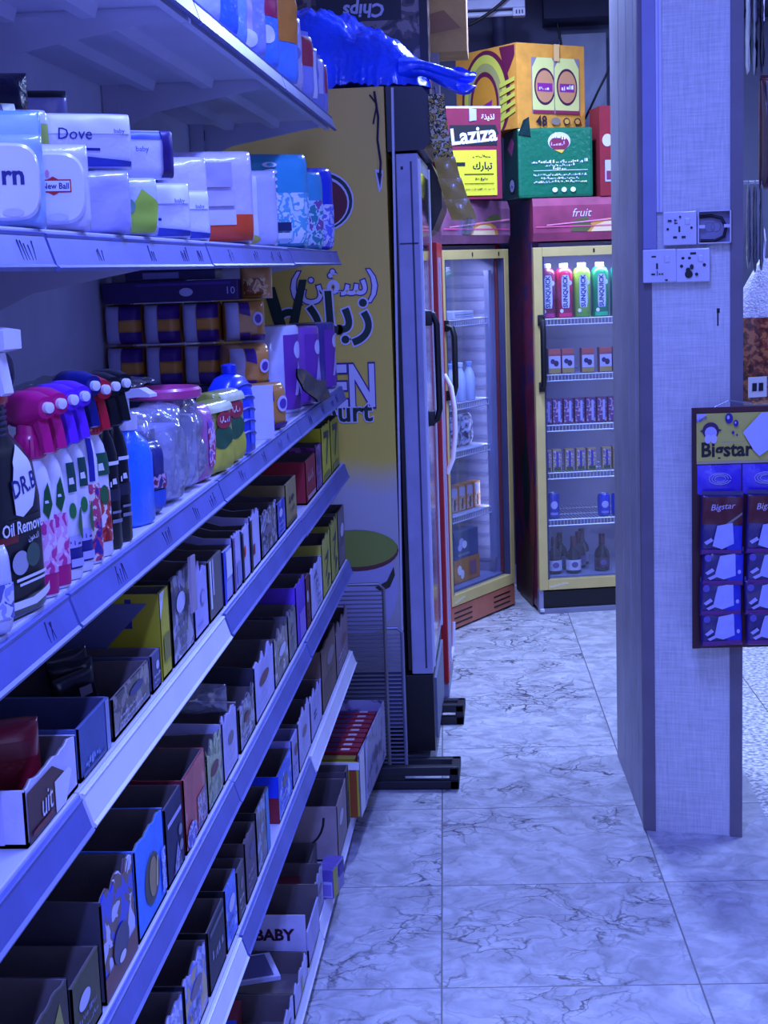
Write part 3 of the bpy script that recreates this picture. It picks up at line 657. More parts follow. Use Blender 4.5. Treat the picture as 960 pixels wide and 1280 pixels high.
# ------------------------------------------------------------------ shelf 2: wipes and nappies
z2 = SZ[2]+.001
wf = film('#dcdaf0'); bf = film('#8fb4ee')
def lid(mb, F, w, h, cu, cv, rw, rh, m):
    k0 = len(mb.v)
def wipes(label, loc, rz, w, h, T, base, art, lidtxt=None, group=None, lidcol=None):
    root = thing('wipes_pack', label, 'wipes pack', loc, R(rz), group)
    b = MB(); F = pillow(b, w, h, T, base, p=6, q=.35, seed=rnd.uniform(0, 40), wr=.003); b.deco(F, w, h, art, sub=26, lift=.0005); b.build('film_pack', root, smooth=60)
    if lidtxt is not None:
        c = MB(); lw, lh = w*.80, h*.82
        secs = [(0, lh*.5, lw*.5, 3.4), (.008, lh*.5, lw*.5, 3.4), (.012, lh*.46, lw*.46, 3.2)]
        c.loft(secs, lidcol or pl('#e4e3f4'), 36)
        # loft runs along z: turn so that it faces +x
        for v in c.v: v.x, v.y, v.z = T/2-.004+v.z, v.y, h*.48-v.x
        c.deco(flat((T/2+.0085, -lw/2, h*.48-lh/2), (0, 1, 0), (0, 0, 1), (1, 0, 0)), lw, lh, lidtxt); c.build('flip_lid', root, smooth=40)
    return root
wipes('white wipes pack with flip lid reading rn, at the photo edge', (-.045, 1.590, z2), -62, .085, .095, .05, film('#a8c4f2'), [], [('t', 'rn', .58, .55, .16, navy, {'bold': .03}), ('e', .55, .10, .16, .05, ink('#c8c8e8'))])
pack('wipes_refill', 'pale blue wipes pack standing behind the rn pack', 'wipes pack', (-.075, 1.640, z2), R(-62), .115, .125, .05, film('#7fb0f4'), [('t', 'BB', .86, .55, .07, navy, {'rot': 80}), ('r', .05, .75, .95, .95, ink('#a9cbf6'))], p=6, q=.35)
wipes('white wipes pack with a red-outlined badge on its flip lid', (-.050, 1.760, z2), -62, .098, .098, .055, film('#dcdaf2'), [], [('p', [(.32, .44), (.44, .44), (.52, .40), (.60, .44), (.78, .44), (.78, .62), (.60, .62), (.52, .66), (.44, .62), (.32, .62)], red), ('p', [(.34, .46), (.76, .46), (.76, .60), (.34, .60)], wht), ('t', 'New Ball', .55, .53, .08, navy, {'bold': .02, 'maxw': .38}), ('e', .44, .70, .03, .05, ink('#d88aa0')), ('e', .55, .10, .16, .05, ink('#c8c8e8'))])
dv = lambda: [('r', .05, .62, .95, .95, wht), ('t', 'Dove', .34, .62, .20, navy, {'maxw': .5, 'shear': .1}), ('t', 'baby', .82, .66, .10, blu, {'maxw': .25}), ('r', .10, .32, .60, .37, navy), ('p', [(.05, .05), (.95, .05), (.95, .14), (.45, .22), (.05, .16)], ink('#2e3f9a'))]
pack('wipes_pack', 'plain lilac wipes pack with no print, below the first stacked Dove pack', 'wipes pack', (-.040, 1.935, z2), R(-58), .105, .078, .06, film('#b7b5ea'), [], p=6, q=.35)
pack('wipes_pack', 'white wipes pack with green leaf print beside the plain lilac pack', 'wipes pack', (-.045, 2.085, z2), R(-55), .115, .078, .055, film('#cfd4ea'), [('p', [(.25, .05), (.90, .05), (.98, .55), (.75, .80), (.62, .45), (.45, .78), (.22, .50)], ink('#a6c83a')), ('r', .02, .05, .18, .95, navy), ('e', .55, .50, .10, .14, ink('#6f9a8a'))], p=6, q=.35)
pack('wipes_pack', 'white Dove wipes pack in the lower row, beside the green leaf pack', 'wipes pack', (-.070, 2.340, z2), R(-55), .14, .085, .055, wf, dv(), p=6, q=.35, group='Dove wipes packs')
pack('wipes_pack', 'white Dove wipes pack in the lower row, nearest the orange and white packs', 'wipes pack', (-.072, 2.520, z2), R(-55), .135, .082, .055, wf, dv(), p=6, q=.35, group='Dove wipes packs')
pack('wipes_pack', 'white Dove wipes pack stacked on the plain lilac pack', 'wipes pack', (-.055, 1.955, z2+.080), R(-58), .12, .070, .055, wf, dv(), p=6, q=.35, group='Dove wipes packs')
pack('wipes_pack', 'white Dove wipes pack with dark purple end, stacked on the lower Dove pack', 'wipes pack', (-.060, 2.19, z2+.082), R(-55), .17, .068, .06, wf, [('r', .04, .80, .96, .96, ink('#4a62c0')), ('t', 'Dove', .32, .52, .30, navy, {'maxw': .34}), ('t', 'baby', .68, .58, .14, blu), ('r', .08, .14, .42, .22, navy), ('r', .86, .02, .99, .98, ink('#2a1760'))], p=6, q=.35, group='Dove wipes packs')
pack('wipes_pack', 'dark navy pack with round white pictures behind the lower Dove packs', 'wipes pack', (-.155, 2.56, z2), R(-60), .12, .150, .05, film('#1b1a4a'), [('e', .30, .80, .14, .10, lav), ('e', .30, .58, .14, .10, lav), ('e', .30, .36, .14, .10, lav), ('r', .55, .1, .9, .9, printed('#1b1a4a', '#3a3a80', '#8a88c0', 60))], p=6, q=.35)
pack('wipes_pack', 'silver grey bag with dark stripe lying above the badge wipes pack', 'wipes pack', (-.150, 1.775, z2+.075), R(-58), .13, .075, .07, film('#8a8cae'), [('r', .62, .02, .82, .98, ink('#22205e')), ('r', .84, .02, .98, .98, ink('#c7d0a8'))], p=4, q=.45)
pack('wipes_pack', 'white and green pack leaning behind the first stacked Dove pack', 'wipes pack', (-.125, 1.865, z2+.090), R(-50), .10, .060, .05, film('#cdd2dc'), [('r', .45, .05, .95, .7, ink('#a2b84a'))], p=6, q=.35)
pack('dark_bag', 'dark navy plastic bag slumped at the back of the wipes shelf', 'bag', (-.24, 1.93, z2+.135), R(-70), .24, .07, .11, mat('#0e0e34', .3, bump=.3), p=2.4, q=.6, wr=.015)
block('storage_box', 'plain grey box at the back of the wipes shelf, under the navy bag', 'box', (-.20, 1.95, z2), R(-70), .12, .24, .135, card('#5d5d78'))
pack('clear_pack', 'shiny clear pack with black lid standing at the back of the wipes shelf', 'pack', (-.20, 2.20, z2+.125), R(-70), .115, .085, .07, film('#9a9bd0'), [('r', .02, .86, .98, .99, blk), ('r', .05, .30, .95, .36, ink('#c8c8ee')), ('r', .1, .06, .9, .12, ink('#2a2a5a'))], p=6, q=.35)
block('storage_box', 'plain grey box at the back of the wipes shelf, under the shiny clear pack', 'box', (-.20, 2.20, z2), R(-70), .09, .15, .125, card('#63637e'))
block('medicine_box', 'small white box with dark print at the left photo edge, on the wipes shelf', 'box', (-.195, 1.62, z2+.09), R(-60), .05, .07, .045, mat('#b7b7d4', .5), [('r', .2, .2, .8, .8, printed('#2a2a5a', '#b7b7d4', '#d0d0ea', 90))])
block('storage_box', 'plain grey box at the left photo edge, under the small white box', 'box', (-.190, 1.615, z2), R(-60), .06, .09, .09, card('#5d5d78'))
oart = [('r', .03, .03, .97, .31, ink('#d8481a')), ('r', .42, .03, .48, .36, ink('#cfcde8')), ('r', .52, .20, .82, .36, ink('#cdc8de')), ('r', .24, .36, .32, .58, ink('#2a2a5a')), ('r', .40, .60, .80, .86, ink('#a9a2c8')), ('r', .5, .40, .82, .56, ink('#b9b2d8')), ('t', '5', .24, .22, .09, wht, {'rot': 90})]
pack('nappy_pack', 'narrow white and orange nappy pack between navy pack and the big nappy pack', 'nappy pack', (-.080, 2.665, z2), R(-65), .085, .145, .07, film('#d3cde6'), [('r', .03, .03, .97, .34, ink('#d8481a'))], p=7, q=.3)
pack('nappy_pack', 'big white nappy pack with a broad orange base and barcode', 'nappy pack', (-.125, 2.93, z2), R(-68), .245, .172, .17, film('#c9c0e2'), oart, p=8, q=.28)
pack('nappy_pack', 'clear and pale yellow pack between the big nappy pack and the teal one', 'nappy pack', (-.100, 3.31, z2), R(-62), .18, .160, .09, film('#bdbcd8'), [('r', .10, .05, .24, .9, printed('#4a4a9a', '#c9c78a', '#d9d8ee', 55)), ('r', .60, .05, .7, .9, ink('#d6d6f0')), ('e', .55, .09, .18, .07, ink('#b9b23a'))], p=7, q=.3)
tart = [('r', .30, .05, .97, .58, printed('#cfe6f6', '#5fb3c8', '#e6eef8', 40)), ('r', .20, .03, .26, .97, ink('#a9d8f2')), *[('e', .56, .42+.075*k, .07, .028, wht) for k in range(7)], *[('e', .56, .42+.075*k, .035, .016, ink('#3fa6c2')) for k in range(7)], ('r', .40, .18, .74, .27, ink('#1a2a5a')), ('r', .40, .10, .74, .16, wht)]
pack('nappy_pack', 'large teal nappy pack with white lettering beside the clear yellow pack', 'nappy pack', (-.125, 3.75, z2), R(-60), .26, .225, .14, film('#3fa6c2'), tart, p=7, q=.3)
pack('nappy_pack', 'smaller teal pack between the large teal nappy pack and the blue one', 'nappy pack', (-.090, 4.05, z2), R(-55), .19, .200, .10, film('#49a9c8'), [('r', .4, .05, .95, .62, printed('#8a5a9a', '#bfe0e6', '#3f8f9a', 45)), *[('e', .55, .60+.07*k, .08, .024, wht) for k in range(5)], *[('e', .55, .60+.07*k, .04, .013, ink('#49a9c8')) for k in range(5)]], p=7, q=.3)
pack('nappy_pack', 'bright blue nappy pack at the far end of the wipes shelf', 'nappy pack', (-.105, 4.30, z2), R(-55), .24, .225, .12, film('#2440d0'), [('r', .35, .04, .97, .55, printed('#c9d0ee', '#6a7ae0', '#e7e0ee', 45)), ('r', .55, .04, .64, .6, wht)], p=7, q=.3)

# ------------------------------------------------------------------ shelf 1: pouches along the edge
z1 = SZ[1]+.001
lb = ['#b8c4ee', '#5a86ee', '#8fa8f0', '#a3b4ee', '#6a88e8', '#cfd2ee', '#b8b0e6', '#9fa8e6']
pc = [(2.72, .12, .14, '#b8c4ee', [('r', .1, .3, .9, .7, ink('#d8def6'))], 'clear white and blue pouch, nearest on the top shelf'),
 (2.88, .13, .15, '#3a6cf0', [('r', .1, .5, .9, .9, sky)], 'bright blue pouch, second from the near end of the top shelf'),
 (3.03, .10, .15, '#7fa6f2', [('t', 'B', .5, .45, .14, navy)], 'light blue pouch marked B on the top shelf'),
 (3.18, .15, .15, '#8d96e2', [('r', .3, .1, .6, .95, ink('#b9a8ce')), ('e', .5, .2, .2, .12, wht)], 'lavender pouch beside the B pouch on the top shelf'),
 (3.37, .15, .19, '#4a86ee', [('r', .05, .55, .95, .97, ink('#b0184a')), ('e', .6, .35, .2, .1, wht)], 'blue pouch with crimson top on the top shelf'),
 (3.62, .22, .21, '#5a94f0', [('r', .05, .42, .95, .98, ink('#e08a24')), ('e', .30, .72, .16, .10, ink('#e8d8c8')), ('e', .30, .48, .16, .10, ink('#e8d8e8')), ('e', .30, .24, .16, .10, ink('#9ab4f0'))], 'tall orange and blue pouch with pale circles on the top shelf'),
 (3.85, .11, .18, '#c9c2de', [('e', .5, .8, .3, .1, wht), ('e', .5, .5, .3, .1, ink('#8a84c8'))], 'white patterned pouch beside the tall orange one on the top shelf'),
 (4.01, .14, .16, '#9a9ee8', [('r', .1, .5, .9, .95, ink('#b83a4a'))], 'lilac pouch with red upper half on the top shelf'),
 (4.16, .12, .15, '#8c98ea', [('r', .3, .1, .5, .95, ink('#c04a5a')), ('r', .6, .1, .8, .9, wht)], 'lilac pouch with red and white stripes on the top shelf'),
 (4.31, .12, .14, '#8a8ede', [('r', .2, .5, .5, .95, red), ('r', .6, .3, .8, .95, ink('#d8d0ee'))], 'lilac pouch with red flash, second from the far end of the top shelf'),
 (4.43, .10, .14, '#9c98dc', [('r', .3, .4, .8, .95, ink('#c0485a'))], 'lilac and red pouch at the far end of the top shelf')]
for y, w_, h_, c, art, lab in pc:
    pack('pouch', lab, 'pouch', (-.050, y, z1), R(-28), w_, h_, .045, film(c), art, p=6, q=.4, seal=1, group='pouches on the top shelf')
# ------------------------------------------------------------------ shelf 4: open display cartons
P = printed
torn_w = '#c6c4e2'
carton('white carton with red-brown printed front, nearest on its shelf by the wafer pack', 4, 1.435, 1.625, .060, .075, out='#c9c7de', low=.9, torn=.002,
       front=[('p', [(.03, .02), (.72, .02), (.72, .62), (.5, .95), (.03, .95)], ink('#4a1c22')), ('p', [(.52, .02), (.72, .02), (.86, .5), (.80, .62), (.52, .62)], wht), ('t', 'uit', .36, .45, .42, wht, {'shear': .1}), ('r', .08, .10, .45, .2, ink('#7a2a2a'))], side=[('r', .55, .05, .93, .92, lav)])
pack('wafer_pack', 'shiny dark red wafer pack lying in the nearest white carton', 'wafer pack', (-.095, 1.532, SZ[4]+.012), R(-65), .125, .090, .055, film('#8a1c2c'), [('r', .1, .6, .9, .8, ink('#7a2030')), ('p', [(.3, .3), (.4, .8), (.44, .8), (.36, .3)], wht), ('p', [(.5, .3), (.6, .8), (.64, .8), (.56, .3)], wht)], p=5, q=.4)  # slanted white streaks are gloss glints painted on the wrapper
carton('blue-grey carton with faint lettering, second from the near end of its shelf', 4, 1.632, 1.772, .062, .066, out='#4c5f92', inn='#4a4c70', low=.95, front=[('r', .86, .0, .98, 1, ink('#8a93b8')), ('z', .15, .25, .65, .22, ink('#7f96d0')), ('r', .05, .05, .8, .12, ink('#3a4a80'))])
carton('dark brown carton with pale scribbled pattern, beside the blue-grey carton', 4, 1.785, 1.985, .052, .058, out=P('#2a2228', '#4a3c40', '#8a8078', 40), low=.95, sidecol='#1c181e')
for k, (yy, ang, lab) in enumerate(((1.84, 20, 'leaning against the near wall'), (1.90, -15, 'in the middle'), (1.95, 10, 'nearest the far wall'))):
    pack('snack_packet', 'dark shiny packet inside the brown scribble-patterned carton, '+lab, 'packet', (-.075-.02*k, yy, SZ[4]+.016), R(ang-60), .06, .060, .02, film('#1a151c'), [('r', .2, .3, .6, .5, ink('#5a8a3a')), ('r', .5, .5, .8, .7, ink('#8a8090'))], p=5, rx=R(8))
carton('dark lilac-lined carton behind the brown scribble-patterned one', 4, 1.995, 2.052, .052, .056, out='#5a5878', low=.95, d=.30)
carton('yellow carton with dark lettering on its side and a raised yellow flap', 4, 2.060, 2.125, .125, .135, out='#c8c01e', front=[('p', [(.0, .7), (.5, 1), (.0, 1)], wht), ('r', .2, .2, .8, .5, ink('#8a8420'))],
       side=[('r', .0, .0, 1, 1, ink('#a8a016')), ('t', 'nd', .80, .78, .30, navy, {'bold': .04}), ('p', [(.35, .0), (.62, 0), (.95, .9), (.80, .9)], ink('#5b5f8a'))], low=.95)
carton('tall dark grey carton with silver front, beside the yellow carton', 4, 2.135, 2.285, .128, .140, out=P('#3c3c52', '#54546c', '#a8a6c0', 30), low=.9, sidecol='#15141c', torn=.002)
block('price_card', 'torn pinkish card stuck in the tall dark grey carton', 'card', (-.006, 2.245, SZ[4]+.06), R(-4), .004, .028, .085, card('#a89aa8'), bev=0)
carton('pale lilac carton with torn top edge and faint drawing', 4, 2.292, 2.405, .105, .125, out='#b3aede', torn=.008, front=[('e', .6, .6, .18, .14, ink('#8f8ac0')), ('e', .6, .6, .14, .10, ink('#b3aede')), ('r', .1, .2, .5, .24, ink('#8f8ac0'))], low=.5)
carton('grey-olive carton with white strip, next to the torn pale lilac carton', 4, 2.412, 2.535, .100, .120, out='#6a6560', front=[('r', .08, .2, .20, 1, wht), ('r', .24, .4, .34, 1, ink('#c6c2da'))], low=.5)
carton('blue-edged carton with white front, joining the two middle shelf bays', 4, 2.545, 2.630, .092, .125, out='#a9abd6', sidecol='#2236a8', front=[('r', 0, .0, .25, 1, blu), ('r', .3, .45, .95, .95, wht)], low=.5)
carton('thin carton with violet stripe and white front, right after the blue-edged one', 4, 2.64, 2.725, .100, .135, out='#b9b4dc', front=[('r', .05, 0, .25, 1, ink('#6a4a8a')), ('r', .4, .10, .95, .5, ink('#8f92c6'))], low=.45, torn=.003)
carton('thin white carton with red spot, second after the blue-edged one', 4, 2.735, 2.82, .095, .130, out='#c4c0e2', front=[('r', .05, 0, .2, 1, blk), ('e', .3, .6, .12, .12, red)], low=.45, torn=.004)
carton('thin white carton with red lower corner, third after the blue-edged one', 4, 2.83, 2.945, .105, .130, out='#bdb9e0', front=[('r', 0, 0, .18, 1, blk), ('r', .2, .3, .4, .5, ink('#8a2a3a'))], low=.45, torn=.006)
carton('dark carton with crackled silver front in the third bay', 4, 2.955, 3.17, .085, .11, out=P('#2a2a3e', '#4c4c66', '#a9a8c6', 55), low=.6, sidecol='#101018', torn=.005)
carton('deep blue carton between the crackled silver one and the tan one', 4, 3.18, 3.30, .075, .105, out=P('#1c2cae', '#2f45c8', '#6f80d8', 30), low=.6)
carton('tan and yellowish carton with black marks beside the deep blue one', 4, 3.31, 3.485, .098, .125, out='#9c8a50', front=[('z', .3, .6, .8, .2, blk), ('z', .3, .35, .8, .15, blk), ('r', .1, .05, .9, .12, ink('#6a5a30'))], low=.6)
carton('red carton with pale lettering near the far end of its shelf', 4, 3.66, 3.855, .105, .13, out='#9a1a26', front=[('z', .2, .6, .8, .22, ink('#d8b8b8')), ('r', .1, .08, .9, .18, ink('#c8a0a0'))], low=.7)
carton('purple carton between the red one and the yellow pair', 4, 3.865, 3.99, .115, .135, out=P('#5a1c5e', '#7a2a72', '#a868a8', 30), low=.7, torn=.004)
ya = [('p', [(.25, .92), (.85, .88), (.50, .30), (.42, .30), (.62, .78), (.25, .80)], ink('#2a2a10')), ('r', .15, .05, .85, .16, ink('#8a8a20'))]
carton('yellow carton marked 7, the nearer of the yellow pair at the far shelf end', 4, 4.00, 4.20, .150, .17, out='#d2cc1e', front=ya, low=.7, torn=.003)
carton('yellow carton marked 7, the farther of the yellow pair at the far shelf end', 4, 4.21, 4.42, .145, .17, out='#b8b41e', front=ya, low=.7)

# ------------------------------------------------------------------ shelf 5
carton('dark carton with olive edge, cut by the bottom left photo corner', 5, 1.36, 1.535, .105, .115, out='#4a4636', low=.95, sidecol='#2c2a30', front=[('p', [(.6, 0), (.9, .4), (.8, .9), (.5, .6)], ink('#9a9a30'))], torn=.003)
carton('dark carton with olive front behind the bottom left corner carton', 5, 1.542, 1.660, .085, .100, out='#5c5a3c', low=.95, sidecol='#24222a')
carton('big blue and brown carton with cartoon-like white splashes and torn rim', 5, 1.675, 1.835, .128, .14, out=P('#1f3fc8', '#6a4a3c', '#cfd0ee', 24, edges=(.46, .54)), low=.97, sidecol='#3c3a46', torn=.005,
       front=[('r', 0, 0, 1, .26, ink('#7a4e3c')), ('e', .5, .36, .24, .2, ink('#4a4a66')), ('e', .5, .22, .10, .05, wht)])
carton('light blue carton with an oval brown pastry picture', 5, 1.842, 2.01, .125, .14, out='#4f8cf0', low=.97, front=[('e', .52, .45, .26, .28, ink('#4a4a38')), ('e', .54, .46, .14, .22, ink('#a8905a')), ('p', [(.6, .3), (.68, .62), (.72, .62), (.66, .3)], ink('#d8c890')), ('r', .82, .1, .96, .6, P('#4f8cf0', '#cfd8f6', '#3a5ac0', 90))], torn=.002)
carton('dark navy carton with silver figures beside the light blue carton', 5, 2.018, 2.135, .115, .125, out='#262a52', low=.9, front=[('r', .1, .72, .9, .78, lav), ('p', [(.3, .05), (.6, .4), (.8, .05)], P('#5a62b0', '#a9a9d8', '#262a52', 60)), ('e', .75, .5, .10, .07, gry), ('e', .75, .3, .10, .07, gry)])
carton('red carton with sloped top and blue patch, beside the dark navy carton', 5, 2.145, 2.31, .115, .13, out=P('#a8202c', '#bc3038', '#c86a6a', 12), low=.55, front=[('r', .55, .05, .98, .5, P('#8a3a4a', '#b9a8c0', '#5a4a7a', 60)), ('e', .25, .16, .22, .16, P('#3c3cae', '#c9c8ee', '#3c3cae', 60))], sidecol='#8a1420')
carton('pale green carton with jagged torn front edge, next to the red carton', 5, 2.32, 2.45, .095, .11, out=P('#9aa86a', '#aebc86', '#6a7a4a', 40), torn=.010, low=.8)
carton('white carton with torn front holding a crumpled clear bag', 5, 2.46, 2.60, .105, .09, out='#b9b6dc', torn=.008, low=.95)
pack('clear_bag', 'crumpled clear bag spilling from the torn white carton on the lower middle shelf', 'bag', (-.13, 2.53, SZ[5]+.108), R(-90), .22, .050, .075, clear('crinkled_dark_bag', gloss=.16, milk=.12, rough=.15, bump=.9, bscale=24.), p=2.4, q=.6, wr=.012, ry=R(3))
carton('dark carton with silver scraped front, between torn white cartons', 5, 2.625, 2.79, .080, .12, out=P('#2a2a40', '#55556e', '#9a98b8', 50), torn=.008, low=.6, sidecol='#17161f')
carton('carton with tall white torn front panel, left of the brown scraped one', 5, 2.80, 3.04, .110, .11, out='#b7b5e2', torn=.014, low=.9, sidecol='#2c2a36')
carton('brown-grey carton with scraped front beside the tall white torn panel', 5, 3.05, 3.25, .100, .115, out=P('#5c5054', '#7a6c6e', '#c8c0ce', 40, edges=(.5, .62)), torn=.007, low=.8)
carton('dark grey carton with ragged rim, just before the violet carton', 5, 3.26, 3.39, .105, .12, out=P('#3c3a46', '#4a4656', '#6a6676', 40), torn=.006, low=.8)
carton('violet carton with pointed torn corner on the lower middle shelf', 5, 3.40, 3.56, .140, .13, out='#6a3cc8', torn=.003, low=.8, front=[('r', .3, .05, .9, .5, ink('#8a60d8'))])
carton('thin red-brown carton squeezed between violet and white cartons', 5, 3.57, 3.65, .125, .13, out='#6a2430', low=.8)
carton('white carton with black slanting handwriting beside the yellow pair below', 5, 3.66, 3.90, .120, .13, out='#c6c4ea', low=.8, torn=.004, front=[*[('z', .3+.05*k, .85-.16*k, .6+.05*k, .13, navy) for k in range(5)]])
yb = [('p', [(.2, .75), (.8, .85), (.45, .35), (.35, .38), (.6, .7)], ink('#2a2a14')), ('p', [(.5, .1), (.85, .3), (.6, .4)], ink('#3a3a1c'))]
carton('yellow carton with torn top, nearer one of the lower yellow pair', 5, 3.91, 4.10, .145, .12, out='#c2c048', torn=.010, low=.8, front=yb)
carton('yellow carton with torn top, farther one of the lower yellow pair', 5, 4.11, 4.29, .160, .12, out='#b4b440', torn=.010, low=.8, front=yb)
carton('tall plain grey-brown carton at the far end of the lower middle shelf', 5, 4.30, 4.475, .165, .17, out='#7c7078', low=.95)

# ------------------------------------------------------------------ shelf 6
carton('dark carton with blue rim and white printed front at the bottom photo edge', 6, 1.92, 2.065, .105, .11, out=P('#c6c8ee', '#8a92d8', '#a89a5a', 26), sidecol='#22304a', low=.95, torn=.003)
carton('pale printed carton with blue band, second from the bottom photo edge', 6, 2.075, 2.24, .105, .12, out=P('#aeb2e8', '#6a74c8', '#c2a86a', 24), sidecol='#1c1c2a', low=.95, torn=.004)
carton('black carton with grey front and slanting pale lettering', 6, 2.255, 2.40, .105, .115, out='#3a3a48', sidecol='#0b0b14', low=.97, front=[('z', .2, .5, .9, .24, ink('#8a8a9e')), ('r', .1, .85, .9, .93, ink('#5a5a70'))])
carton('bright blue carton with small white print beside the black one', 6, 2.408, 2.515, .110, .12, out=P('#3a6cea', '#4f80f2', '#b9c8f6', 30, edges=(.5, .62)), low=.9, sidecol='#12141f')
carton('narrow olive-grey carton behind the bright blue one', 6, 2.523, 2.60, .095, .11, out='#5f5c5e', low=.9)
carton('brown carton with lilac front edge and torn white corner', 6, 2.61, 2.73, .115, .12, out='#6a5c6c', sidecol='#4a3e3c', low=.97, torn=.003)
block('card_tray', 'shallow bright blue card tray resting at the back of the brown carton', 'tray', (-.085, 2.575, SZ[6]+.1215), R(0), .20, .13, .022, card('#1c46d8'), top=[('r', .06, .08, .94, .92, ink('#2450d8'))])
carton('dark carton with blue-edged printed front in the third bay', 6, 2.74, 2.90, .125, .135, out=P('#4a4450', '#6a6470', '#8a9ac8', 30), low=.9, sidecol='#1e1b22', front=[('r', .72, 0, .95, 1, ink('#4a86c8'))])
carton('bright blue carton with red swirl on its side, third bay', 6, 3.02, 3.22, .100, .11, out=P('#2a5ae0', '#3f74ee', '#c6d4f6', 28, edges=(.5, .6)), low=.9, side=[('r', .0, .0, 1, .55, ink('#8a1c2c')), ('r', 0, .55, 1, 1, blu), ('e', .80, .32, .12, .22, ink('#c9a08a')), ('e', .80, .32, .09, .16, ink('#3a1420')), ('e', .80, .32, .04, .08, ink('#c9a08a'))])
carton('lilac-white carton behind the red swirl carton', 6, 3.23, 3.33, .110, .135, out='#a9a6d8', low=.9, inn='#8d8bb8')
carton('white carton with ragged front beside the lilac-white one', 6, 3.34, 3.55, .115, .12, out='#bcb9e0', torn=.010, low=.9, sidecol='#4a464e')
carton('white carton with ragged front and two small slots', 6, 3.56, 3.78, .100, .125, out='#b6b3de', torn=.010, low=.9, front=[('r', .25, .6, .5, .66, navy), ('r', .25, .48, .5, .53, navy)])
carton('tall brown cardboard carton with a red mark, above the red wafer row', 6, 3.80, 4.13, .165, .19, out=K_brown, low=.97, torn=.002, side=[('r', .72, .80, .85, .84, ink('#8a2a2a'))])
carton('brown cardboard carton with torn dipping rim beside the tall brown one', 6, 4.14, 4.46, .135, .165, out=card('#8a7480'), low=.9, torn=.014)

# ------------------------------------------------------------------ base shelf
carton('dark carton holding red and blue boxes, nearest on the bottom shelf', 7, 2.78, 2.98, .065, .075, out='#b9b7da', sidecol='#1a1a22', low=.95, torn=.008, x=.0)
carton('carton with long torn white front strip on the bottom shelf', 7, 2.99, 3.20, .055, .060, out='#c2c0e2', sidecol='#3a363e', low=.95, torn=.008, x=.0, front=[('r', .5, .1, .6, .9, ink('#a9a84a'))])
block('sweets_box', 'red and blue box lying in the nearest bottom shelf carton', 'box', (-.10, 2.88, LZ[7]+.052), R(4), .18, .15, .055, mat('#7a2030', .4), top=[('r', .0, .0, .4, 1, blu), ('r', .42, .1, .98, .9, ink('#8a3a3a'))], bev=.001)
block('picture_tray', 'small white tray lying across the torn bottom shelf carton', 'tray', (-.055, 3.095, LZ[7]+.046+.064), R(20), .16, .12, .010, card('#b9b8da'), top=[('r', .06, .08, .94, .92, ink('#4a4a7a'))], bev=.001)
def baby():
    root = thing('display_carton', 'carton with white BABY label panel and red packs inside', 'carton', (0, 3.33, LZ[7]+.046), 0)
    m = MB(); w_, d_, h_ = .20, .33, .115; oc = card('#b2afd8')
    m.box((-d_, -w_/2, 0), (0, w_/2, .004), C_in); m.box((-.004, -w_/2, 0), (0, w_/2, .085), oc); m.box((-d_, -w_/2, 0), (-d_+.004, w_/2, h_), oc); m.box((-d_, w_/2-.004, 0), (0, w_/2, h_), C_in); m.box((-d_, -w_/2, 0), (0, -w_/2+.004, .04), oc); m.build('carton_body', root)
    l = MB(); l.prism([(-.24, -w_/2-.001, .01), (-.005, -w_/2-.001, .01), (-.005, -w_/2-.001, .125), (-.20, -w_/2-.001, .125), (-.24, -w_/2-.001, .10)], (0, .003, 0), card('#c3c1dc'))
    l.deco(flat((-.24, -w_/2-.0014, .01), (1, 0, 0), (0, 0, 1), (0, -1, 0)), .235, .115, [('t', 'BABY', .70, .60, .22, ink('#3a1030'), {'bold': .04})]); l.build('label_panel', root)
baby()
for k, lab in enumerate(('leaning left', 'lying flat', 'at the back')):
    block('sweets_box', 'dark red sweets box inside the BABY carton, '+lab, 'box', (-.06-.08*k, 3.33, LZ[7]+.052), R(8*k-8), .07, .12, .05+.012*k, mat('#7a1824', .4), top=[('r', .1, .2, .9, .4, ink('#b85a4a'))], group='red boxes in the BABY carton')
carton('lidded brown carton with open top flap at the bottom shelf, before the smiling carton', 7, 3.62, 3.84, .060, .085, out='#5a4d52', low=.9, x=-.055, flap=.014)
carton('carton with a dark red box inside, between the BABY carton and the brown flap carton', 7, 3.46, 3.60, .100, .11, out='#b0adce', sidecol='#3a3238', low=.95, torn=.006, x=-.01)
block('sweets_box', 'dark red sweets box lying in the carton beyond the BABY carton', 'box', (-.06, 3.53, LZ[7]+.052), R(3), .20, .085, .07, mat('#6a1420', .4), top=[('r', .1, .3, .9, .5, ink('#a85a4a'))])
block('toy_packet', 'small yellow and violet packet on the bottom rail beside the brown flap carton', 'packet', (.022, 3.66, LZ[7]+.0445), R(-10), .045, .10, .075, film('#6a58b0'), [('r', 0, 0, .4, 1, ink('#b8b43a')), ('r', .5, .5, .95, .9, ink('#4a3a9a'))], side=[('r', .2, .05, .95, .6, lav), ('r', .25, .1, .9, .5, ink('#8a7ac8'))])
carton('brown cardboard carton with a smile-shaped printed arc on its side', 7, 3.86, 4.09, .150, .16, out=card('#a0908f'), low=.97, x=.0, torn=.002,
       side=[('p', [(.70+.20*math.cos(a), .80-.55*math.sin(a)) for a in [i*math.pi/12 for i in range(13)]]+[(.70+.18*math.cos(a), .80-.52*math.sin(a)) for a in [i*math.pi/12 for i in range(12, -1, -1)]], ink('#241a1c')), ('e', .66, .68, .025, .02, ink('#241a1c'))])
carton('darker cardboard carton behind the smiling carton', 7, 4.095, 4.165, .165, .18, out=card('#5a4e56'), low=.97, x=.0)
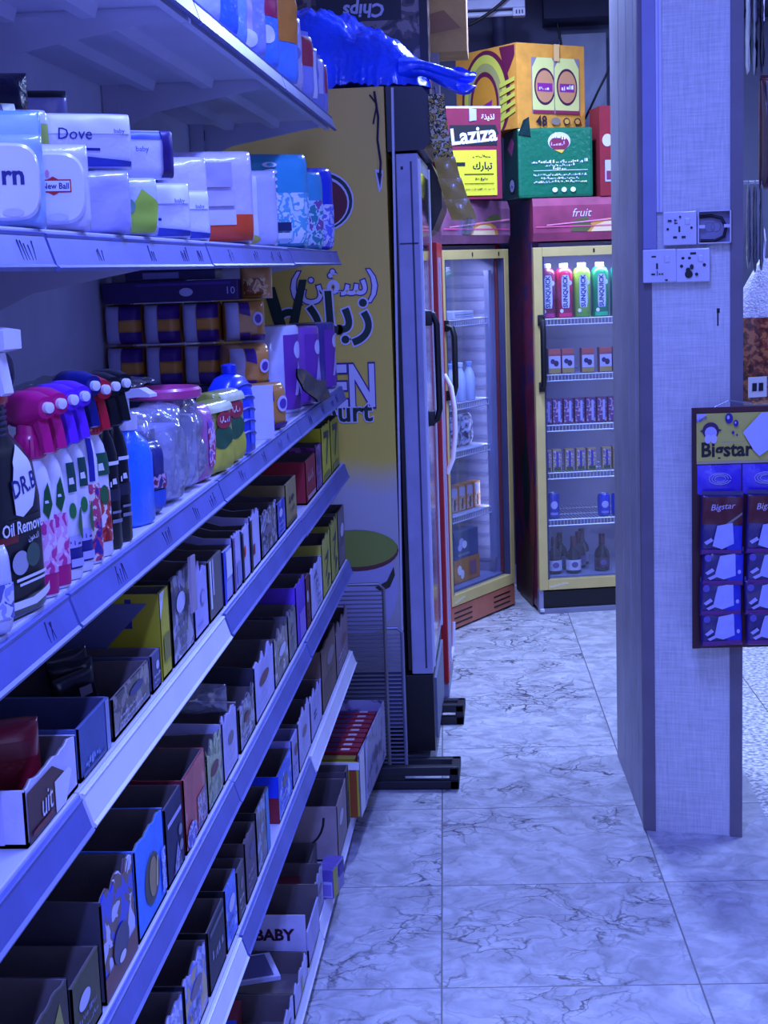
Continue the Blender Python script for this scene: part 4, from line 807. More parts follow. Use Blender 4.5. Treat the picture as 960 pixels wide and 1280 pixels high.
def wafer_tray():
    root = thing('display_carton', 'long yellow and white carton with a row of red wafers at the far bottom end', 'carton', (.045, 4.46, LZ[7]+.046), R(-3))
    m = MB(); w_, d_, h_ = .56, .30, .185; oc = P('#a9a4c6', '#8d86aa', '#5a5478', 22, edges=(.56, .66)); th = .004
    m.box((-d_, -w_/2, 0), (0, w_/2, .004), C_in); m.box((-th, -w_/2, 0), (0, w_/2, h_), oc); m.box((-d_, -w_/2, 0), (-d_+th, w_/2, h_), oc); m.box((-d_, w_/2-th, 0), (0, w_/2, h_), oc)
    m.box((-d_, -w_/2, 0), (0, -w_/2+th, h_-.02), ink('#c4bb18'))
    m.deco(flat((-d_, -w_/2-.0004, 0), (1, 0, 0), (0, 0, 1), (0, -1, 0)), d_, h_-.02, [('r', .90, 0, .97, 1, ink('#9a4a1a')), ('r', 0, .86, 1, 1, wht), ('p', [(.3, .1), (.7, .1), (.8, .3), (.6, .5), (.4, .45)], ink('#6a6070'))])
    m.deco(flat((.0004, -w_/2, 0), (0, 1, 0), (0, 0, 1), (1, 0, 0)), w_, h_, [('r', 0, 0, .16, 1, wht), ('p', [(.17, .0), (.2, 0), (.3, 1), (.2, 1)], lav), ('z', .4, .5, .85, .26, ink('#5a5078'))]); m.build('carton_body', root)
    for k in range(9):
        tag(block('wafer_bar', 'red wafer bar standing in the row inside the long yellow carton', 'wafer', (.030+(4.275+.047*k-4.46)*.0523, 4.275+.047*k, LZ[7]+.052), R(-3), .26, .034, .165, film('#a01c30'), top=[('r', .1, .55, .9, .75, ink('#4a2a6a')), ('r', .2, .8, .8, .9, ink('#d0b8c8'))]), group='red wafers in the long carton')
    tag(block('wafer_bar', 'yellow wafer bar at the near end of the row in the long yellow carton', 'wafer', (.016, 4.224, LZ[7]+.052), R(-3), .24, .032, .16, film('#9a8a24')), group='red wafers in the long carton')
wafer_tray()
# ------------------------------------------------------------------ yoghurt fridge, side towards the camera
def yog_mat():
    m = bpy.data.materials.new('yoghurt_print'); m.use_nodes = True; nt = m.node_tree; L = nt.links.new; N = nt.nodes.new; b = nt.nodes['Principled BSDF']
    tc = N('ShaderNodeTexCoord'); sp = N('ShaderNodeSeparateXYZ'); L(tc.outputs['Object'], sp.inputs[0])
    nz = N('ShaderNodeTexNoise'); nz.inputs['Scale'].default_value = 5; nz.inputs['Detail'].default_value = 5; L(tc.outputs['Object'], nz.inputs['Vector'])
    a = N('ShaderNodeMath'); a.operation = 'MULTIPLY_ADD'; a.inputs[1].default_value = .10; L(nz.outputs['Fac'], a.inputs[0]); L(sp.outputs[2], a.inputs[2])
    cr = N('ShaderNodeValToRGB'); e = cr.color_ramp.elements; mr = N('ShaderNodeMapRange'); mr.inputs[2].default_value = 2.3; L(a.outputs[0], mr.inputs[0]); L(mr.outputs[0], cr.inputs[0])
    e[0].position = .20; e[0].color = (.42, .40, .42, 1); e[1].position = .415; e[1].color = (.55, .53, .55, 1)
    x = e.new(.47); x.color = (.84, .63, .075, 1); x = e.new(1); x.color = (.74, .48, .08, 1)
    L(cr.outputs[0], b.inputs['Base Color']); b.inputs['Roughness'].default_value = .4
    return m
def yog():
    O = (-.20, 5.0, 0)
    root = thing('display_fridge', 'tall yoghurt fridge with yellow printed side at the end of the shelving', 'fridge', O)
    def loc(mb):
        for v in mb.v: v -= Vector(O)
        return mb
    b = MB(); b.box((-.55, 5.0, .12), (.105, 5.62, 2.215), yog_mat(), .004); b.box((-.55, 4.999, .12), (.1, 5.005, .31), ink('#4a5068')); b.box((-.54, 5.01, .03), (.10, 5.61, .12), blk)
    b.prism([(.098, 4.997, .13), (.104, 4.997, .13), (.136, 4.997, 2.21), (.128, 4.997, 2.21)], (0, .02, 0), ink('#c9c9da')); loc(b).build('cabinet', root)
    F = flat((-.55, 4.9985, 0), (1, 0, 0), (0, 0, 1), (0, -1, 0)); w_, h_ = .68, 2.2
    g = MB(); X = lambda x: (x+.55)/w_; Z = lambda z: z/h_
    dg = ink('#10302a'); pu = ink('#3a1a7a'); ww = ink('#d9d4ec')
    def T(s, x, z, hh, outl, fill, bo=.05, fb=.012, **o):
        return [('t', s, X(x), Z(z), hh/h_, outl, dict(bold=bo, **o)), ('t', s, X(x), Z(z), hh/h_, fill, dict(bold=fb, **o))]
    its = T(AR('(سڤن)'), -.078, 1.595, .105, pu, ww, .055, .02)
    its += T(AR('زبادي'), -.150, 1.475, .205, ww, dg, .05, .022)
    its += [('p', [(X(-.31), Z(1.60)), (X(-.27), Z(1.60)), (X(-.235), Z(1.46)), (X(-.19), Z(1.62)), (X(-.165), Z(1.62)), (X(-.225), Z(1.37)), (X(-.25), Z(1.37))], dg)]
    its += T('SEVEN', -.125, 1.272, .135, pu, ww, .055, .025, fit=.485)
    its += T('yoghurt', -.115, 1.178, .085, ww, dg, .06, .02)
    g.deco(F, w_, h_, its, lift=.0005); loc(g).build('side_lettering', root); g = MB()
    its = [('e', X(-.105), Z(1.865), .150, .096/h_, ww), ('e', X(-.105), Z(1.865), .143, .090/h_, dg), ('e', X(-.112), Z(1.862), .138, .084/h_, ww), ('e', X(-.112), Z(1.860), .130, .078/h_, ink('#6a1020'))]
    # a bowl of fruit printed low on the panel
    g.deco(F, w_, h_, its, lift=.0005); loc(g).build('round_emblem', root); g = MB()
    its = [('e', X(-.04), Z(.60), .20, .17/h_, ink('#b3b0d2')), ('e', X(-.04), Z(.725), .21, .070/h_, ink('#6a3a34')), ('e', X(-.04), Z(.732), .205, .062/h_, ink('#8a9a3c')), ('p', [(X(.02), Z(.60)), (X(.06), Z(.62)), (X(.085), Z(.67)), (X(.088), Z(.64)), (X(.07), Z(.60)), (X(.04), Z(.585))], ink('#3a3428'))]
    g.deco(F, w_, h_, its, lift=.0005); loc(g).build('bowl_picture', root)
    # white scribble stuck on top
    s = MB(); s.tube([(.075, 4.995, 2.20), (.085, 4.994, 2.12), (.080, 4.994, 2.05), (.088, 4.994, 1.98), (.083, 4.994, 1.93)], .004, ink('#2a2440'), 6)
    s.tube([(.060, 4.995, 2.19), (.082, 4.994, 2.16), (.068, 4.994, 2.10)], .003, ink('#2a2440'), 6)
    s.prism([(.068, 4.9965, 1.96), (.094, 4.9965, 1.955), (.088, 4.9965, 1.90), (.078, 4.9965, 1.885)], (0, .001, 0), ww)
    s.prism([(.074, 4.9955, 1.95), (.090, 4.9955, 1.945), (.083, 4.9955, 1.90)], (0, .001, 0), ink('#2a2440')); loc(s).build('string_tag', root)
    al = metal('#b4b4d4', .3); alm = mat('#a6a6c6', .4, var=.1, vscale=12.)
    d = MB(); d.box((.135, 5.0, .30), (.205, 5.66, 2.005), alm, .004); d.box((.122, 5.012, .31), (.138, 5.65, 1.995), blk); d.box((.180, 4.9985, .32), (.186, 5.0, 1.98), ink('#3a3a5a')); d.box((.140, 4.9985, 1.72), (.20, 5.0, 1.725), ink('#3a3a5a'))
    d.box((.203, 5.02, .32), (.212, 5.04, 1.99), ink('#d8d8ea')); d.box((.203, 5.62, .32), (.212, 5.655, 1.99), ink('#d8d8ea')); d.prism([(.150, 4.9984, 1.955), (.158, 4.9984, 1.955), (.158, 4.9984, 1.965), (.150, 4.9984, 1.965)], (0, .001, 0), blk)
    dd = loc(d).build('door', root)
    gl = MB(); gl.box((.204, 5.045, .36), (.209, 5.615, 1.95), mat('#0c0c1c', .08, coat=.6)); loc(gl).build('door_glass', dd)
    hn = MB(); hn.tube([(.205, 5.10, 1.50), (.236, 5.10, 1.49), (.246, 5.10, 1.46), (.248, 5.10, 1.18), (.240, 5.10, 1.145), (.205, 5.10, 1.13)], .011, blk, 10)
    hn.box((.198, 5.075, 1.455), (.232, 5.125, 1.505), blk, .006); hn.box((.198, 5.075, 1.125), (.232, 5.125, 1.175), blk, .006)
    loc(hn).build('door_handle', dd, smooth=40)
    h = MB(); P_ = [(.11, 5.0, 2.215), (.225, 5.0, 2.21), (.262, 5.0, 2.16), (.272, 5.0, 2.10), (.258, 5.0, 2.05), (.225, 5.0, 2.015), (.11, 5.0, 2.012)]
    h.prism(P_, (0, .66, 0), mat('#0d0d18', .35)); h.box((.20, 5.03, 2.02), (.276, 5.63, 2.16), ink('#8a7048'), .01); loc(h).build('light_header', root)
    k = MB(); k.box((.10, 5.005, .03), (.205, 5.64, .295), blk, .003); k.box((.20, 5.06, .06), (.213, 5.60, .27), mat('#6a7088', .6)); loc(k).build('base_grille', root)
    for yy, x1 in ((4.70, .292), (5.40, .290)):
        f = MB(); bl = mat('#15151f', .5)
        f.box((-.45, yy, 0), (x1, yy+.03, .03), bl, .004); f.box((-.45, yy+.22, 0), (x1, yy+.25, .03), bl, .004); f.box((x1-.03, yy, 0), (x1, yy+.25, .03), bl, .004)
        f.box((x1-.03, yy+.0, .03), (x1, yy+.03, .072), bl, .003); f.box((-.45, yy, .045), (x1, yy+.03, .075), bl, .004); f.box((.02, yy+.005, .02), (.12, yy+.025, .05), blk)
        loc(f).build('support_rail', root)
yog()
# ------------------------------------------------------------------ red-fronted fridge between
def redf():
    O = (-.2, 5.74, 0); root = thing('display_fridge', 'narrow-looking red-fronted fridge squeezed behind the yoghurt fridge', 'fridge', O)
    def loc(mb):
        for v in mb.v: v -= Vector(O)
        return mb
    rm = mat('#b0121e', .4); 
    b = MB(); b.box((-.5, 5.74, .03), (.185, 6.24, 1.74), mat('#7a0f1a', .45), .004); loc(b).build('cabinet', root)
    d = MB(); d.box((.19, 5.745, .06), (.226, 6.235, 1.735), rm, .004); dd = loc(d).build('door', root)
    q = MB(); q.box((.225, 5.79, .12), (.2285, 5.93, 1.66), mat('#10101e', .1, coat=.5)); q.box((.226, 5.775, .1), (.231, 5.79, 1.68), ink('#cfcfe0')); q.box((.226, 5.93, .1), (.231, 5.945, 1.68), ink('#cfcfe0')); loc(q).build('door_glass', dd)
    h = MB(); h.tube([(.224, 6.15, 1.22), (.250, 6.15, 1.17), (.262, 6.15, 1.08), (.262, 6.15, .98), (.250, 6.15, .88), (.224, 6.15, .82)], .010, ink('#e6e6f0'), 10); loc(h).build('door_handle', dd, smooth=40)
    t = MB(); t.prism([(-.1, 5.745, 1.75), (.17, 5.745, 1.75), (.215, 5.745, 1.78), (.25, 5.745, 1.86), (.25, 5.745, 1.94), (.215, 5.745, 2.02), (.17, 5.745, 2.045), (-.1, 5.745, 2.045)], (0, .49, 0), mat('#0c0c16', .35)); loc(t).build('light_header', root)
    f = MB(); f.box((.19, 5.76, .0), (.225, 6.22, .055), ink('#8d8da8'), .003); f.tube([(.215, 6.0, .05), (.232, 6.08, .12), (.236, 6.1, .22)], .008, ink('#c9c9da'), 8); loc(f).build('bottom_rail', root)
redf()

# ------------------------------------------------------------------ glass-door drinks fridges
frame_y = mat('#c9b26a', .45, var=.08); liner = mat('#7c7fa2', .5, var=.05); glass = clear('door_glass', tint=(.93, .95, 1), gloss=.03, milk=.012, rough=.02, top=.2)
glass2 = clear('fridge_glass_dull', tint=(.90, .93, 1), gloss=.02, milk=.015, rough=.03, top=.14)
wire = mat('#d2d2e6', .35, metal=.3)
def fridge(label, O, a, W, sideart, header, shelves, flip_handle=True, hdr_art=(), grille='black', gl=glass, power=7, H=1.935, hl=0.):
    ca, sa = math.cos(a), math.sin(a)
    root = thing('drinks_fridge', label, 'fridge', O, a)
    D = .58
    def wp(x, y, z): return (O[0]+x*ca-y*sa, O[1]+x*sa+y*ca, z)
    b = MB(); t = .035
    b.box((0, .045, .0+.02), (t, D, H), sideart, .003); b.box((W-t, .045, .02), (W, D, H), sideart, .003); b.box((t, D-t, .02), (W-t, D, H), sideart); b.box((t, .05, H-.03), (W-t, D-t, H), sideart); b.box((t, .05, .14), (W-t, D-t, .17), liner); b.box((t, .05, 1.70), (W-t, D-t, 1.735), liner)
    b.build('cabinet', root)
    l = MB(); l.box((t, D-t-.01, .17), (W-t, D-t-.001, 1.70), liner); l.box((t, .06, .17), (t+.006, D-t-.01, 1.70), liner); l.box((W-t-.006, .06, .17), (W-t, D-t-.01, 1.70), liner)
    for k in range(24): l.box((t+.006, .10, .22+k*.06), (t+.010, D-.06, .235+k*.06), mat('#686b90', .5)); l.box((W-t-.010, .10, .22+k*.06), (W-t-.006, D-.06, .235+k*.06), mat('#686b90', .5))
    l.build('liner', root)
    h = MB(); 
    h.prism([(0, .045, 1.742), (0, .0, 1.742), (0, -.012, 1.78), (0, -.012, 1.90), (0, 0, H), (0, .045, H)], (W, 0, 0), header)
    h.deco(flat((0, -.0125, 1.78), (1, 0, 0), (0, 0, 1), (0, -1, 0)), W, .12, hdr_art); h.build('header_sign', root)
    d = MB(); f = .042
    z0, z1 = .115, 1.715
    d.box((0, 0, z0), (f, .035, z1), frame_y, .003); d.box((W-f, 0, z0), (W, .035, z1), frame_y, .003); d.box((f, 0, z1-f), (W-f, .035, z1), frame_y, .002); d.box((f, 0, z0), (W-f, .035, z0+.05), frame_y, .002)
    for xx in (f, W-f-.008): d.box((xx, .002, z0+.05), (xx+.008, .03, z1-f), mat('#3c3c5a', .4))
    d.box((W*.45, -.002, z1-.030), (W*.45+.008, 0, z1-.012), blk); d.box((W-.1, -.002, z1-.03), (W-.092, 0, z1-.012), blk)
    for k in range(4): d.box((W*.08+k*.02, -.001, z0+.012+.004*k), (W*.08+k*.02+.03, 0, z0+.02+.004*k), ink('#cfc9a0'))
    dd = d.build('door', root)
    p_ = MB(); p_.box((f+.004, .014, z0+.05), (W-f-.004, .018, z1-f), gl); p_.build('glass_pane', dd)
    hx = .030 if flip_handle else W-.03
    q = MB(); q.tube([(hx, 0, 1.385), (hx, -.035, 1.375), (hx, -.045, 1.34), (hx, -.045, 1.12), (hx, -.035, 1.085), (hx, 0, 1.075)], .0135, blk, 10); q.box((hx-.016, -.012, 1.36), (hx+.016, .0, 1.41), blk, .004); q.box((hx-.016, -.012, 1.055), (hx+.016, 0, 1.10), blk, .004); q.build('door_handle', dd, smooth=40)
    for z in shelves:
        s = MB(); x0, x1 = t+.008, W-t-.008
        for zz in (z, z-.028): s.tube([(x0, .075, zz), (x1, .075, zz)], .0032, wire, 6)
        n = int((x1-x0)/.016)
        for k in range(n+1):
            xx = x0+(x1-x0)*k/n; s.tube([(xx, .075, z-.028), (xx, .075, z+.0), (xx, D-.08, z)], .0018, wire, 4)
        for yy in (.25, .42): s.tube([(x0, yy, z-.003), (x1, yy, z-.003)], .003, wire, 6)
        s.build('wire_shelf', root)
    g = MB()
    if grille == 'black':
        g.box((.02, .02, .025), (W-.02, .05, .105), mat('#08080e', .4)); g.box((0, .0, .0), (W, .05, .022), mat('#7a7a90', .4), .002); g.box((0, .01, .02), (.02, .05, .115), mat('#8a8aa4', .4)); 
        g.lathe([(.010, 0), (.011, .002), (.011, .012), (.009, .014)], ink('#c9c9d8'), c=(.012, .0, .012), n=14)
    else:
        gm = mat('#b4684e', .5, var=.12, vscale=14.); g.box((0, .005, .01), (W, .05, .110), gm, .004)
        for k in range(3):
            for x0 in (.05, W-.05-.16): g.box((x0, .003, .030+k*.024), (x0+.16, .006, .037+k*.024), blk)
    g.build('base_grille', root)
    li = MB(); li.box((W-t-.055, .06, .25), (W-t-.03, .085, 1.62), mat('#8a8db0', .5)) if power else None
    if power:
        li.build('light_strip', root)
        lo = wp(W/2, .10, 1.66); area('fridge_lamp', lo, W*.7, .06, power, (.60, .66, 1), (R(25), 0, a))
        lo = wp(W-.10, .09, .9); area('fridge_lamp', lo, .03, 1.3, power*.8, (.60, .66, 1), (R(90), 0, a+R(-20)))
    return root, wp
fr = [('p', [(.38, 0), (.42, .30), (.50, .45), (.60, .50), (.70, .45), (.78, .30), (.82, 0)], ink('#d8903a')), ('p', [(.43, 0), (.47, .25), (.54, .36), (.62, .38), (.70, .32), (.75, .2), (.77, 0)], ink('#e8c89a')), ('p', [(.28, .02), (.30, .42), (.40, .60), (.44, .2), (.40, .0)], ink('#5a5a30')), ('p', [(.6, .55), (.75, .78), (.88, .66), (.74, .48)], ink('#5f6a36')), ('t', 'fruit', .36, .72, .30, ink('#d8c8e8'), {'shear': .25}), ('r', .02, .20, .98, .24, ink('#e85a86')), ('p', [(.1, .3), (.98, .62), (.98, .56), (.1, .26)], ink('#e88aa6'))]
S4 = [1.385, 1.125, .888, .662, .437]
sideR = P('#6a1638', '#7c2244', '#4a2458', 5.)
FR, wr = fridge('drinks fridge straight ahead with cream door frame and lit rows of juice', (.606, 7.16, 0), R(10.5), .62, sideR, mat('#9a3c58', .4, var=.3, vscale=8.), S4, hdr_art=fr, power=2.2)
sideL = mat('#8a1420', .5)
FL, wl = fridge('angled drinks fridge in the corner beside the red-fronted fridge', (.193, 6.806, 0), R(61.5), .63, sideL, mat('#8e5a74', .4, var=.3, vscale=8.), [1.40, 1.02, .80, .50], hdr_art=fr, grille='orange', gl=glass2, power=1.5)
aR, aL = R(10.5), R(61.5)
# leaf artwork on the flank of the straight fridge is part of the cabinet print
lf = MB(); Fs = flat((-.0006, .58, 0), (0, -1, 0), (0, 0, 1), (-1, 0, 0))
lf.deco(Fs, .535, 1.9, [('p', [(.55, .12), (.75, .30), (.62, .46), (.40, .34)], ink('#16302a')), ('p', [(.75, .05), (.95, .2), (.9, .40), (.72, .25)], ink('#7a3a2a')), ('p', [(.30, .30), (.55, .42), (.45, .52), (.25, .44)], ink('#5c1c1c')), ('p', [(.2, .0), (.8, .0), (.9, .14), (.6, .2), (.3, .12)], ink('#5a3a2a'))]); lf.build('leaf_artwork', FR)
# --- contents of the straight fridge
ROT = aR-R(90)
def juice(label, x, y, z, col, band, txt='SUNQUICK'):
    root = thing('juice_bottle', label, 'juice bottle', wr(x, y, z), ROT, 'tall juice bottles on the top fridge shelf')
    b = MB(); secs = [(0, .034, .036, 3), (.004, .038, .040, 3), (.205, .038, .040, 3), (.222, .032, .034, 2.6), (.232, .022, .022, 2)]
    b.loft(secs, pl(col)); F = loft_face(secs, .078)
    b.deco(F, .078, .23, [('r', .02, .02, .98, .10, band), ('p', [(.30, .20), (.70, .20), (.74, .30), (.74, .78), (.66, .86), (.34, .86), (.26, .78), (.26, .3)], ink('#c8cdf0')), ('t', txt, .5, .53, .105, ink('#141a6a'), {'rot': 90, 'bold': .035}), ('e', .75, .7, .15, .05, ink('#b8c8e8')), ('e', .25, .14, .1, .04, wht)], sub=8)
    b.build('bottle', root, smooth=50)
    c = MB(); c.lathe([(.020, .231), (.021, .232), (.021, .250), (.018, .252)], pl('#c9c9d6'), n=20); c.build('cap', root, smooth=40)
z = S4[0]+.003
for x, col, bd, lab in ((.088, '#7a1c4a', ink('#b8307a'), 'dark pink juice bottle half hidden by the door frame on the top fridge shelf'), (.170, '#b01c4a', ink('#e02a6a'), 'crimson juice bottle on the top fridge shelf'), (.255, '#8ab83a', ink('#5a9a2a'), 'light green juice bottle on the top fridge shelf'), (.342, '#1c8a5a', ink('#2ab87a'), 'dark green juice bottle next to the light green one'), (.432, '#1c7a6a', ink('#2aa88a'), 'teal juice bottle half hidden by the panelled pillar')):
    juice(lab, x, .135, z, col, bd)
def jcart(name, label, x, y, z, w_, h_, d_, col, art, group):
    return block(name, label, 'juice carton', wr(x, y, z), ROT, d_, w_, h_, mat(col, .4), art, bev=.0015, group=group)
pa = [('r', .03, .80, .97, .98, ink('#b8584a')), ('r', .03, .10, .97, .72, ink('#b9b4d6')), ('e', .35, .50, .18, .10, ink('#2a1c5a')), ('e', .62, .42, .20, .12, ink('#3a1a4a')), ('r', .03, .02, .97, .22, ink('#a8904a'))]
lr = ['first', 'second', 'third', 'fourth', 'fifth', 'sixth', 'seventh', 'eighth']
for k, x in enumerate((.115, .180, .275, .360, .430)):
    jcart('juice_carton', 'small pink and lilac juice carton, %s from the door handle on the second fridge shelf' % lr[k], x, .11, S4[1]+.003, .060, .115, .045, '#9a5a62', pa, 'pink juice cartons on the second fridge shelf')
pb = [('r', .05, .05, .95, .95, P('#8a4a5a', '#5a3a8a', '#c9a0a8', 60)), ('r', .55, .1, .8, .9, ink('#a9a8e0'))]
for k, x in enumerate((.075, .125, .178, .232, .286, .340, .394, .446)):
    jcart('juice_carton', 'violet and brown juice carton, %s from the hinge-side frame on the third fridge shelf' % lr[k], x, .11, S4[2]+.003, .046, .118, .04, '#6a3a5a', pb, 'violet juice cartons on the third fridge shelf')
pc_ = [('r', .06, .06, .94, .94, P('#c9b070', '#8a6a9a', '#e0d4a8', 70)), ('r', .35, .15, .65, .9, ink('#4a3a9a')), ('r', .1, .05, .9, .2, ink('#3f5a2a'))]
for k, x in enumerate((.070, .118, .178, .232, .286, .358, .410, .455)):
    jcart('juice_carton', 'yellow juice carton with violet stripe, %s from the hinge-side frame on the fourth fridge shelf' % lr[k], x, .10, S4[3]+.003, .042, .105, .04, '#b89a5a', pc_, 'yellow juice cartons on the fourth fridge shelf')
def can(label, x, y, z, r=.030, h=.105, col='#1a2a9a'):
    root = thing('drink_can', label, 'can', wr(x, y, z), ROT, 'blue cans on the fifth fridge shelf')
    b = MB(); b.lathe([(r*.82, 0), (r, .006), (r, h-.010), (r*.82, h)], pl(col), n=28); b.deco(loft_face([(0, r, r, 2), (h, r, r, 2)], 2*r), 2*r, h, [('e', .5, .55, .28, .16, ink('#b9b4d8')), ('r', .2, .15, .8, .25, ink('#8a8ac8'))], sub=8); b.build('can_body', root, smooth=40)
    c = MB(); c.lathe([(r*.82, h-.001), (r*.80, h+.002), (r*.72, h-.003)], metal('#c9c9d8'), n=28); c.build('can_lid', root, smooth=40)
can('blue can standing alone on the fifth fridge shelf', .098, .12, S4[4]+.003, h=.12)
can('blue can of the pair beside the panelled pillar on the fifth fridge shelf, left one', .345, .12, S4[4]+.003, col='#2436b8')
can('blue can of the pair beside the panelled pillar on the fifth fridge shelf, right one', .412, .12, S4[4]+.003, col='#2436b8')
def malt(label, x, y, lab_):
    root = thing('glass_bottle', label, 'bottle', wr(x, y, .172), ROT, 'brown bottles at the fridge bottom')
    b = MB(); bm_ = mat('#20141a', .12, coat=.5)
    b.lathe([(.032, 0), (.036, .004), (.036, .080), (.031, .098), (.017, .116), (.0135, .130), (.0135, .172)], bm_, n=28); b.build('bottle', root, smooth=50)
    l = MB(); secs = [(0, .0366, .0366, 2), (.07, .0366, .0366, 2)]
    l.loft([(.016, .0366, .0366, 2), (.066, .0366, .0366, 2)], ink(lab_), caps=False); l.deco(loft_face(secs, .072, 0), .072, .07, [('e', .5, .62, .22, .2, ink('#5a4a8a'))], sub=6); l.build('label_band', root, smooth=40)
    c = MB(); c.lathe([(.0145, .128), (.0145, .174), (.012, .178)], mat('#4a1c26', .35), n=18); c.build('foil_cap', root, smooth=40)
for x, y, lb_, lab in ((.100, .12, '#b8b6d0', 'brown glass bottle with white label, nearest the fridge door handle side'), (.190, .11, '#c9c8da', 'brown glass bottle with white label, second from the door handle side'), (.150, .225, '#5a4a6a', 'brown glass bottle standing behind the two white-labelled ones'), (.240, .22, '#6a5a7a', 'brown glass bottle behind and right of the white-labelled ones'), (.335, .13, '#4a2a3a', 'brown glass bottle standing apart, near the panelled pillar'), (.275, .30, '#8a86a8', 'brown glass bottle farthest back at the fridge bottom')):
    malt(lab, x, y, lb_)
# --- contents of the corner fridge
ROTL = aL-R(90)
def inL(x, y, z): return wl(x, y, z)
def jar():
    root = thing('glass_jar', 'jar with a pale label on the top shelf of the corner fridge', 'jar', inL(.215, .20, 1.403), ROTL)
    b = MB(); b.lathe([(.045, 0), (.048, .005), (.048, .15), (.040, .165), (.038, .18)], mat('#5a5c78', .2, coat=.4), n=28); b.build('jar_body', root, smooth=40)
    l = MB(); l.loft([(.07, .0487, .0487, 2), (.115, .0487, .0487, 2)], ink('#c9cdf0'), caps=False); l.build('label_band', root, smooth=40)
    c = MB(); c.lathe([(.040, .178), (.041, .18), (.041, .195), (.038, .198)], pl('#c6c9e0'), n=24); c.build('lid', root, smooth=40)
jar()
block('egg_tray', 'white ribbed plastic tray on the top shelf of the corner fridge', 'tray', inL(.37, .10, 1.403), ROTL, .16, .18, .035, pl('#c6cbe8'), [('r', .05, .2, .95, .3, gry), ('r', .05, .5, .95, .6, gry)])
k = 0
for row in range(3):
    for j in range(3):
        root = thing('milk_bottle', 'white milk bottle in the corner fridge, %s row, %s from the handle' % (('front', 'middle', 'back')[row], ('first', 'second', 'third')[j]), 'bottle', inL(.25+j*.085+row*.012, .11+row*.085, 1.023), ROTL, 'white milk bottles in the corner fridge')
        b = MB(); b.lathe([(.026, 0), (.029, .004), (.029, .10), (.022, .13), (.013, .15), (.013, .16)], pl('#c3cdf0'), n=20); b.build('bottle', root, smooth=50)
        c = MB(); c.lathe([(.015, .158), (.016, .160), (.016, .178), (.013, .18)], pl('#dfe4fa' if (row+j) % 2 else '#9ab4e8'), n=16); c.build('cap', root, smooth=40)
sh = P('#3a3c5a', '#8a8cb0', '#c9cce8', 30)
for j, (x, lab) in enumerate(((.25, 'nearest the handle'), (.355, 'in the middle'), (.46, 'nearest the hinge'))):
    pack('frozen_bag', 'grey and white bag on the third shelf of the corner fridge, '+lab, 'bag', inL(x, .17, .803), ROTL, .10, .15, .07, sh, p=4, q=.45, group='bags in the corner fridge')
oc = [('r', .05, .05, .95, .95, P('#c98a4a', '#d8b090', '#b8a8b8', 40)), ('r', .1, .6, .9, .9, ink('#b9b0c8')), ('r', .4, .1, .6, .5, ink('#3a2a3a'))]
for j in range(5):
    block('juice_carton', 'orange juice carton on the fourth shelf of the corner fridge, %s from the handle' % lr[j], 'juice carton', inL(.20+j*.072, .12, .503), ROTL, .05, .060, .125, mat('#c07a3a', .4), oc, group='orange cartons in the corner fridge')
block('food_box', 'grey-blue box with white blossom print near the bottom of the corner fridge', 'box', inL(.34, .10, .285), ROTL, .20, .22, .13, mat('#4a5a80', .5), [('e', .28, .60, .10, .16, lav), ('e', .40, .50, .10, .14, wht), ('e', .20, .42, .09, .12, lav), ('r', .1, .12, .6, .2, gry)])
block('food_box', 'orange box with white print at the bottom of the corner fridge', 'box', inL(.34, .10, .172), ROTL, .20, .24, .112, mat('#c07a34', .5), [('e', .2, .55, .08, .2, wht), ('e', .30, .35, .07, .2, wht), ('r', .6, .25, .85, .8, ink('#8a5a6a'))])

# ------------------------------------------------------------------ boxes on top of the drinks fridges
zt = 1.937
lz = [('r', 0, .98, 1, 1, wht), ('p', [(.04, .60), (.96, .70), (.90, .80), (.06, .80)], blk), ('p', [(.10, .58), (.92, .58), (.92, .68), (.10, .605)], blk), ('t', 'Laziza', .50, .695, .165, ink('#e0dcec'), {'bold': .028, 'rot': 5, 'maxw': .82}), ('t', AR('لذيذة'), .76, .88, .07, ink('#d8c8d8'), {'bold': .03}), ('p', [(.42, .84), (.55, .85), (.55, .97), (.42, .98)], ink('#a9a8d8')),
      ('r', .02, .04, .90, .53, ink('#d8d024')), ('t', AR('تبارك'), .64, .35, .10, blk, {'bold': .03}), ('z', .46, .465, .78, .035, blk), ('r', .08, .36, .32, .40, blk), ('r', .30, .265, .84, .275, blk), ('z', .50, .22, .76, .035, blk), ('r', .30, .165, .84, .172, blk), ('z', .32, .11, .86, .018, blk), ('r', .02, .04, .20, .20, ink('#b87a6a'))]
block('food_carton', 'maroon Laziza carton with yellow label, on top of the corner fridge', 'carton', ((.232+.470)/2, (6.99+7.085)/2, zt), R(22)-R(90), .19, .26, .405, card('#7a1030'), lz, bev=.001)
